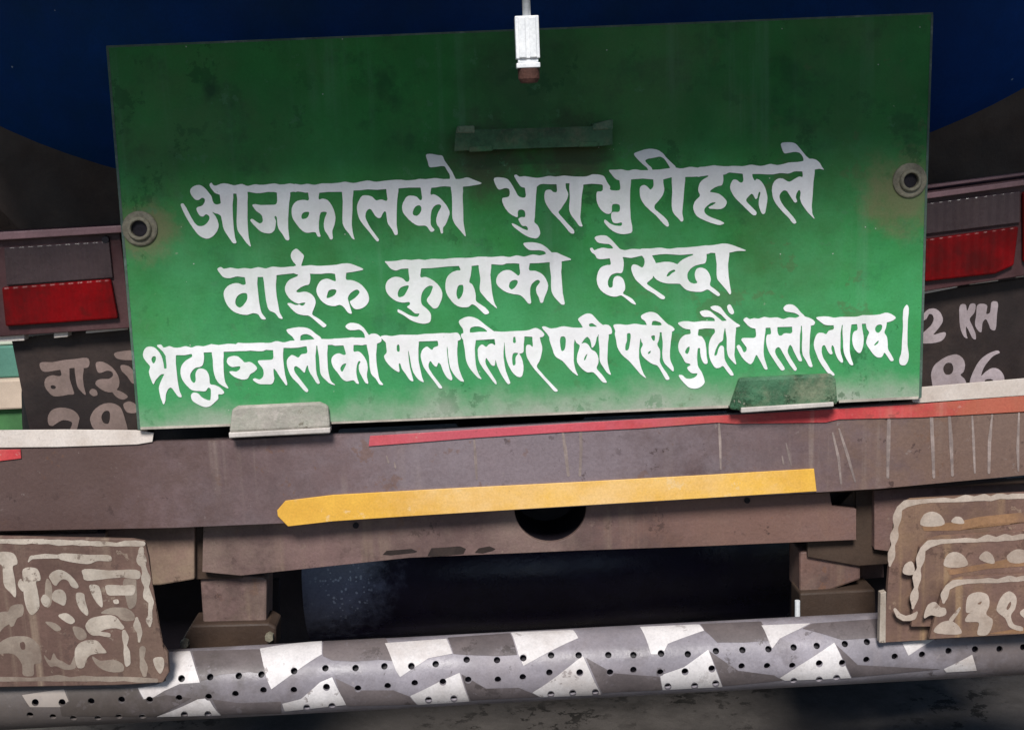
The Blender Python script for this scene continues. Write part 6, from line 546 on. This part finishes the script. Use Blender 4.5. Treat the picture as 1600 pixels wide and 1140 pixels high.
slab('yellow_stripe', [(446, 782), (520, 773), (700, 763), (900, 753), (1100, 742), (1272, 732), (1276, 767), (1100, 778), (900, 790), (640, 806), (520, 814), (450, 822), (434, 806), (433, 797)], BY-.0026, .0024, M['yellow'], beam, bev=.0006)
for k in range(len(DATA['dr'])): painted('paint_drip', ('dr', k), BY, M['drip'], beam, .0006)
# ---- cross member below the beam, with its round hole
XY = .05
bm = bmesh.new()
out = [(p.x, p.z) for p in (at(x, y, XY) for x, y in [(318, 800), (316, 893), (376, 899), (640, 871), (900, 860), (1100, 853), (1338, 843), (1338, 795), (1300, 790), (1292, 745)])]
hc = at(860, 793, XY); hole = [(hc.x+.06*math.cos(2*math.pi*k/40), hc.z+.06*math.sin(2*math.pi*k/40)) for k in range(40)]
me = fill2d([out, hole]); bm.from_mesh(me)
for q in bm.verts: q.co = Vector((q.co.x, XY, q.co.y))
bmesh.ops.remove_doubles(bm, verts=bm.verts, dist=1e-6)
g = bmesh.ops.extrude_face_region(bm, geom=bm.faces[:])
for q in [e for e in g['geom'] if isinstance(e, bmesh.types.BMVert)]: q.co.y += .01
cross = link('cross_member', mesh_from(bm, 'cross_member'), M['brown'], truck); bevel(cross, .0012)
bm = bmesh.new(); lathe_bm(bm, hc+Vector((0, .011, 0)), (0, 1, 0), [(.0625, 0), (.0625, .12), (0.001, .12)]); link('hole_sleeve', mesh_from(bm, 'hole_sleeve'), M['black'], cross)
for px, py in ((1167, 781), (556, 820)):
    bm = bmesh.new(); p = at(px, py, XY); cyl_bm(bm, p+Vector((0, .001, 0)), p+Vector((0, -.003, 0)), .005, seg=14); link('rivet', mesh_from(bm, 'rivet'), M['black'], cross)
# dark oil marks along its lower edge are chips of black paint
for x0, x1, y0, y1 in ((598, 652, 857, 866), (668, 728, 853, 868), (742, 774, 853, 863)):
    slab('paint_chip', [(x0, y1), (x0+6, y0+3), (x1-9, y0), (x1, y0+4), (x1-4, y1-3), (x0+12, y1+1)], XY-.0006, .0005, M['plate'], cross, bev=0)
# ---- side brackets and posts
sb = slab('side_bracket', [(-120, 826), (304, 822), (304, 905), (250, 914), (150, 916), (-120, 920)], .055, .012, M['beige'], truck, bev=.003)
slab('bracket_bar', [(-120, 838), (165, 833), (165, 852), (-120, 858)], .040, .014, M['beige'], sb)
p = at(160, 828, .05); bm = bmesh.new(); cyl_bm(bm, p, p+Vector((0, -.008, 0)), .006, seg=12); link('bolt', mesh_from(bm, 'bolt'), M['black'], sb)
slab('side_bracket', [(1366, 764), (1800, 730), (1800, 800), (1402, 830), (1396, 862), (1366, 858)], .055, .012, M['brown'], truck, bev=.003)
slab('side_bracket', [(1340, 868), (1380, 866), (1382, 902), (1342, 905)], .13, .012, M['brown'], truck, bev=.002)
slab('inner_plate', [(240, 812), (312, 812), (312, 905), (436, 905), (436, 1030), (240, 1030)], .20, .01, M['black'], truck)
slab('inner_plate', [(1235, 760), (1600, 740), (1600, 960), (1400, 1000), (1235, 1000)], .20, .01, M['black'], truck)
slab('groove_plate', [(296, 815), (318, 815), (318, 890), (380, 893), (380, 903), (306, 905), (296, 895)], .068, .01, M['brown_dark'], truck)
slab('groove_plate', [(1338, 765), (1364, 763), (1366, 850), (1398, 862), (1398, 880), (1342, 884), (1262, 870), (1262, 846), (1338, 842)], .068, .01, M['brown_dark'], truck)
post = slab('post', [(312, 897), (410, 901), (417, 905), (416, 985), (318, 988)], .075, .07, M['brown'], truck, bev=.004)
slab('foot_plate', [(299, 976), (420, 973), (432, 980), (430, 1020), (286, 1024), (284, 1000)], .060, .06, M['brown_dark'], post, bev=.004)
for px, py in ((422, 992), (290, 1002)):
    bm = bmesh.new(); q = at(px, py, .060); cyl_bm(bm, q, q+Vector((0, -.012, 0)), .0075, seg=6); link('bolt', mesh_from(bm, 'bolt'), M['bolt'], post)
post2 = slab('post', [(1250, 862), (1344, 857), (1345, 905), (1270, 932), (1250, 930)], .075, .07, M['brown'], truck, bev=.004)
slab('foot_plate', [(1250, 926), (1368, 920), (1370, 985), (1250, 985)], .062, .06, M['brown_dark'], post2, bev=.004)
bm = bmesh.new(); q = at(1246, 950, .05); cyl_bm(bm, q+Vector((0, 0, -.02)), q+Vector((0, 0, .014)), .0045, seg=10); link('bolt', mesh_from(bm, 'bolt'), M['zinc'], post2)
# under-run tank between the posts: dark, oily, with a bluish glint put into its colour
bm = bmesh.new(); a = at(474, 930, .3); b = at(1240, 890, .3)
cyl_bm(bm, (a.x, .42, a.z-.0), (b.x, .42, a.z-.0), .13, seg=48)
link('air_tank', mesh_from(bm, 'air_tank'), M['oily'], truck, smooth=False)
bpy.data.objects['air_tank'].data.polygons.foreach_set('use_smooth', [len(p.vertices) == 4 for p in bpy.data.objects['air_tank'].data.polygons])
slab('dark_backing_panel', [(240, 790), (1420, 730), (1420, 1060), (240, 1090)], .60, .01, M['black'], truck)  # dark sheet added to block the bright view beneath the truck

# ---- perforated tube bumper
TR = .0555; TYc = -.05
a0 = at(0, 1083.5, TYc); a1 = at(1600, 998.5, TYc); ax = (a1-a0).normalized()
up = Vector((0, 0, 1)); nrm = ax.cross(up).normalized();  nrm = nrm if nrm.y < 0 else -nrm     # towards the viewer
up = nrm.cross(ax); up = up if up.z > 0 else -up
S0, S1 = -.30, (a1-a0).length+.30
def tube_hit(px, py):
    d = ray(px, py); w = CAM-a0
    dp = d-ax*d.dot(ax); wp = w-ax*w.dot(ax)
    A, Bq, Cq = dp.dot(dp), 2*dp.dot(wp), wp.dot(wp)-TR*TR
    disc = Bq*Bq-4*A*Cq
    t = (-Bq-math.sqrt(max(disc, 0)))/(2*A)
    p = w+d*t
    return p.dot(ax), math.atan2(p.dot(up), p.dot(nrm))*TR
def wrap(me, rad, thick=0., step=R_(6)):
    bm = bmesh.new(); bm.from_mesh(me)
    bmesh.ops.remove_doubles(bm, verts=bm.verts, dist=1e-6)
    lo = min(q.co.y for q in bm.verts); hi = max(q.co.y for q in bm.verts)
    k = math.ceil(lo/TR/step+1e-6)
    while k*step*TR < hi-1e-6:
        bmesh.ops.bisect_plane(bm, geom=bm.verts[:]+bm.edges[:]+bm.faces[:], plane_co=(0, k*step*TR, 0), plane_no=(0, 1, 0)); k += 1
    for q in bm.verts:
        s, ph = q.co.x, q.co.y/TR
        q.co = a0+ax*s+(nrm*math.cos(ph)+up*math.sin(ph))*rad
    for f in bm.faces: f.smooth = True
    bm.normal_update()
    c = bm.faces[:][0]
    if c.normal.dot(c.calc_center_median()-a0-ax*((c.calc_center_median()-a0).dot(ax))) < 0: bmesh.ops.reverse_faces(bm, faces=bm.faces)
    if thick:                                       # wall thickness shown in the drilled holes
        for e in [e for e in bm.edges if len(e.link_faces) == 1]:
            vs_ = [bm.verts.new(q.co) for q in e.verts]
            ins = []
            for q in vs_:
                c = a0+ax*(q.co-a0).dot(ax); ins.append(bm.verts.new(q.co-(q.co-c).normalized()*thick))
            bm.faces.new((vs_[0], vs_[1], ins[1], ins[0])).smooth = False
    me2 = bpy.data.meshes.new('wrap'); bm.to_mesh(me2); bm.free()
    nr = []
    for f in me2.polygons:
        for li in f.loop_indices:
            if f.use_smooth:
                q = me2.vertices[me2.loops[li].vertex_index].co; nr.append((q-a0-ax*(q-a0).dot(ax)).normalized())
            else: nr.append(f.normal.copy())
    me2.normals_split_custom_set(nr)
    return me2
HR = .0052
holes = []
for px, py in parse(DATA['holes']):
    s, t = tube_hit(px, py); holes.append([(s+HR*math.cos(2*math.pi*k/16), t+HR*math.sin(2*math.pi*k/16)) for k in range(16)])
H = math.pi*TR
tube = link('bumper', wrap(fill2d([[(S0, -H), (S1, -H), (S1, H), (S0, H)]]+holes), TR, .004), M['tube'], truck)
tag(tube, 'grey perforated tube bumper with white zigzag reflective patches')
for P in DATA['patch']:
    loops = [[tube_hit(x, y) for x, y in parse(s)] for s in P]
    o = link('reflective_patch', wrap(fill2d(loops), TR+.0008), M['tape'], tube)
for P in DATA['darkpatch']:
    link('dark_patch', wrap(fill2d([[tube_hit(x, y) for x, y in parse(s)] for s in P]), TR+.0005), M['tube_dark'], tube)
bm = bmesh.new(); p = a0+ax*.5; cyl_bm(bm, a0+ax*(S0+.01), a0+ax*(S1-.01), TR-.012, seg=24); link('bumper_core', mesh_from(bm, 'bumper_core'), M['black'], tube)

# ------------------------------------------------------------------ the signboard
sign = empty('signboard', SB, 'green hand-painted signboard with three lines of white Devanagari lettering', 'signboard')
bm = bmesh.new()
cor = [(165, 72), (1458, 20), (1440, 622), (215, 672)]
NX, NZ = 40, 20; C4 = [at(x, y, 0) for x, y in cor]
grid = []
for j in range(NZ+1):
    row = []
    for i in range(NX+1):
        u, w_ = i/NX, j/NZ
        p = (C4[0]*(1-u)+C4[1]*u)*(1-w_)+(C4[3]*(1-u)+C4[2]*u)*w_
        row.append(bm.verts.new(p))
    grid.append(row)
for j in range(NZ):
    for i in range(NX): bm.faces.new((grid[j][i], grid[j+1][i], grid[j+1][i+1], grid[j][i+1]))
g = bmesh.ops.extrude_face_region(bm, geom=bm.faces[:])
for q in [e for e in g['geom'] if isinstance(e, bmesh.types.BMVert)]: q.co.y += .006
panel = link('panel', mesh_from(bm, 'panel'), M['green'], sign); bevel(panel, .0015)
for k in ('l1', 'l2', 'l3'): painted('painted_text_line', k, -.0004, M['letter'], sign)
# handle bar and its lugs
hnd = slab('handle', [(712, 204), (735, 203), (938, 197), (957, 196), (957, 226), (940, 228), (735, 235), (710, 236)], -.030, .018, M['green_dark'], sign, bev=.003)
for pts in ([(714, 197), (741, 196), (742, 208), (712, 208)], [(926, 193), (958, 186), (958, 202), (926, 204)]):
    slab('lug', pts, -.032, .031, M['hinge_green'], hnd, bev=.002)
for pts in ([(733, 229), (770, 227), (770, 236), (733, 238)], [(905, 222), (935, 221), (935, 229), (905, 230)]):
    slab('lug', pts, -.034, .033, M['green_dark'], hnd, bev=.002)
# eyelets
for px, py, r in ((219, 357, .0125), (1421, 282, .0115)):
    c = at(px, py, 0)
    bm = bmesh.new()
    lathe_bm(bm, c, (0, -1, 0), [(.027, -.0005), (.0268, .003), (.0245, .0042), (r+.006, .0045), (r+.006, .0075), (r+.004, .0095), (r+.001, .0095), (r, .008), (r, -.0005)], 40)
    e = link('eyelet', mesh_from(bm, 'eyelet'), M['bolt'], sign, smooth=False); bevel(e, .0006)
    bm = bmesh.new(); lathe_bm(bm, c+Vector((0, -.0012, 0)), (0, -1, 0), [(r-.0002, .0), (.0005, .0)]); link('bolt_hole', mesh_from(bm, 'bolt_hole'), M['black'], e)
# hinges at the foot of the board
hg = slab('hinge', [(1156, 591), (1300, 584), (1306, 592), (1309, 632), (1162, 642), (1140, 640)], -.013, .012, M['hinge_green'], sign, bev=.004)
tag(hg, 'dark green hinge with chipped paint')
slab('hinge_lip', [(1158, 637), (1303, 628), (1303, 635), (1158, 645)], -.016, .012, M['lip'], hg)
for nm, pts in (('worn_edge', [(166, 71.5), (800, 46), (1458, 19.5), (1458, 22.5), (800, 49), (166, 75)]), ('worn_edge', [(166, 75.5), (169.5, 75.5), (196, 390), (219, 670), (215.5, 671), (192, 390)]),
                ('worn_edge', [(1455, 23), (1458.5, 23), (1448, 330), (1440, 621), (1436, 621), (1444.5, 330)]), ('worn_edge', [(360, 665.5), (219.5, 671), (219.5, 667), (360, 662)]), ('worn_edge', [(518, 659), (1138, 633), (1138, 637), (518, 662)]), ('worn_edge', [(1311, 625), (1435, 619), (1435, 623), (1311, 629)])):
    slab(nm, pts, -.0006, .0005, M['edge'] if pts[0][1] < 600 else M['edge_dusty'], sign, bev=0)
hg = slab('hinge', [(362, 640), (372, 634), (500, 628), (513, 634), (516, 668), (358, 676)], -.009, .008, M['hinge_dusty'], sign, bev=.004)
tag(hg, 'dust-covered pale hinge')
slab('hinge_lip', [(357, 676), (516, 668), (516, 676), (358, 684)], -.011, .022, M['lip'], hg)

# ------------------------------------------------------------------ hanging cable
HY = -.30
ct = at(823, -140, HY); c0 = at(823, 26, HY); c1_ = at(823, 107, HY); c2_ = at(822, 131, HY)
cb = empty('hanging_cable', (c0.x, HY, PZ), 'thin cable with white metal sleeve hanging before the top of the green board', 'cable')
bm = bmesh.new(); cyl_bm(bm, (c0.x, HY, PZ), c0+Vector((0, 0, -.005)), .0052, seg=20); link('cable', mesh_from(bm, 'cable'), M['zinc'], cb, smooth=True)
bm = bmesh.new(); 
w_ = at(842, 60, HY).x-at(805, 60, HY).x; r = w_/2; cx = at(823.5, 60, HY).x
box_bm(bm, cx-r, cx+r, HY-.011, HY+.011, c1_.z+.0115, c0.z)
for x in (-.45, .45): box_bm(bm, cx+x*r-r*.3, cx+x*r+r*.3, HY-.0128, HY-.0108, c1_.z+.0125, c0.z-.002)
box_bm(bm, cx-r*.86, cx+r*.86, HY-.009, HY+.009, c1_.z+.0065, c1_.z+.0113)
box_bm(bm, cx-r, cx+r, HY-.011, HY+.011, c1_.z, c1_.z+.0063)
s_ = link('sleeve', mesh_from(bm, 'sleeve'), M['zinc'], cb); bevel(s_, .0012)
bm = bmesh.new(); lathe_bm(bm, Vector((c0.x, HY, c2_.z)), (0, 0, 1), [(.001, 0), (r*.7, .001), (r*.9, .006), (r*.93, c1_.z-c2_.z-.0005), (.001, c1_.z-c2_.z-.0005)], 24); link('rusty_tip', mesh_from(bm, 'rusty_tip'), M['rust'], cb)

# ------------------------------------------------------------------ mud flaps
def flap(pts, Y, key, mat, ink, label, group=None, extra=()):
    b = at(sum(p[0] for p in pts)/len(pts), max(p[1] for p in pts), Y)
    t = empty('mud_flap', b, label, 'mud flap', group)
    s = slab('rubber_sheet', pts, Y, .008, mat, t, bev=.002)
    painted('painted_marking', key, Y, ink, t, .0006)
    if key == 'fl': painted('smeared_marking', 'fg', Y, M['flap_ghost'], t, .0003)
    for e in extra: slab('rust_streak', e, Y-.0005, .0004, M['ochre'], t, bev=0)
    return t
flap([(-160, 838), (0, 838), (205, 842), (226, 846), (232, 870), (240, 940), (250, 1000), (262, 1020), (264, 1050), (254, 1066), (180, 1070), (0, 1073), (-160, 1076)], -.118, 'fl', M['flap'], M['flap_ink'],
     'wide dusty brown mud flap with faded Devanagari writing at the left end of the bumper')
G = 'brown mud flaps with wavy white borders, overlapping at the right end of the bumper'
flap([(1380, 1003), (1386, 930), (1390, 880), (1399, 812), (1410, 788), (1424, 780), (1600, 770), (1760, 760), (1760, 980), (1600, 990)], -.112, 'fr1', M['flap_r'], M['flap_ink_r'],
     'rearmost and highest brown mud flap of the overlapping three at the right', G, extra=([(1440, 822), (1500, 814), (1530, 807), (1600, 800), (1740, 786), (1740, 800), (1600, 814), (1540, 818), (1500, 828), (1444, 829)],))
slab('sheet_edge', [(1376, 926), (1385, 924), (1384, 1004), (1374, 1004)], -.116, .012, M['flap_ink'], bpy.data.objects['mud_flap.001'], bev=.001)
flap([(1424, 978), (1430, 915), (1438, 855), (1450, 843), (1470, 838), (1600, 830), (1760, 820), (1760, 972), (1600, 978)], -.124, 'fr2', M['flap_r'], M['flap_ink_r'],
     'middle brown mud flap of the overlapping three at the right', G, extra=([(1480, 890), (1540, 880), (1580, 872), (1740, 856), (1740, 872), (1600, 884), (1545, 888), (1484, 898)],))
flap([(1452, 998), (1462, 960), (1474, 922), (1486, 908), (1505, 902), (1600, 896), (1760, 888), (1760, 984), (1600, 990)], -.136, 'fr3', M['flap_r'], M['flap_ink_r'],
     'frontmost and lowest brown mud flap of the overlapping three at the right, with pale digits', G, extra=([(1540, 990), (1600, 980), (1760, 968), (1760, 984), (1600, 989)],))
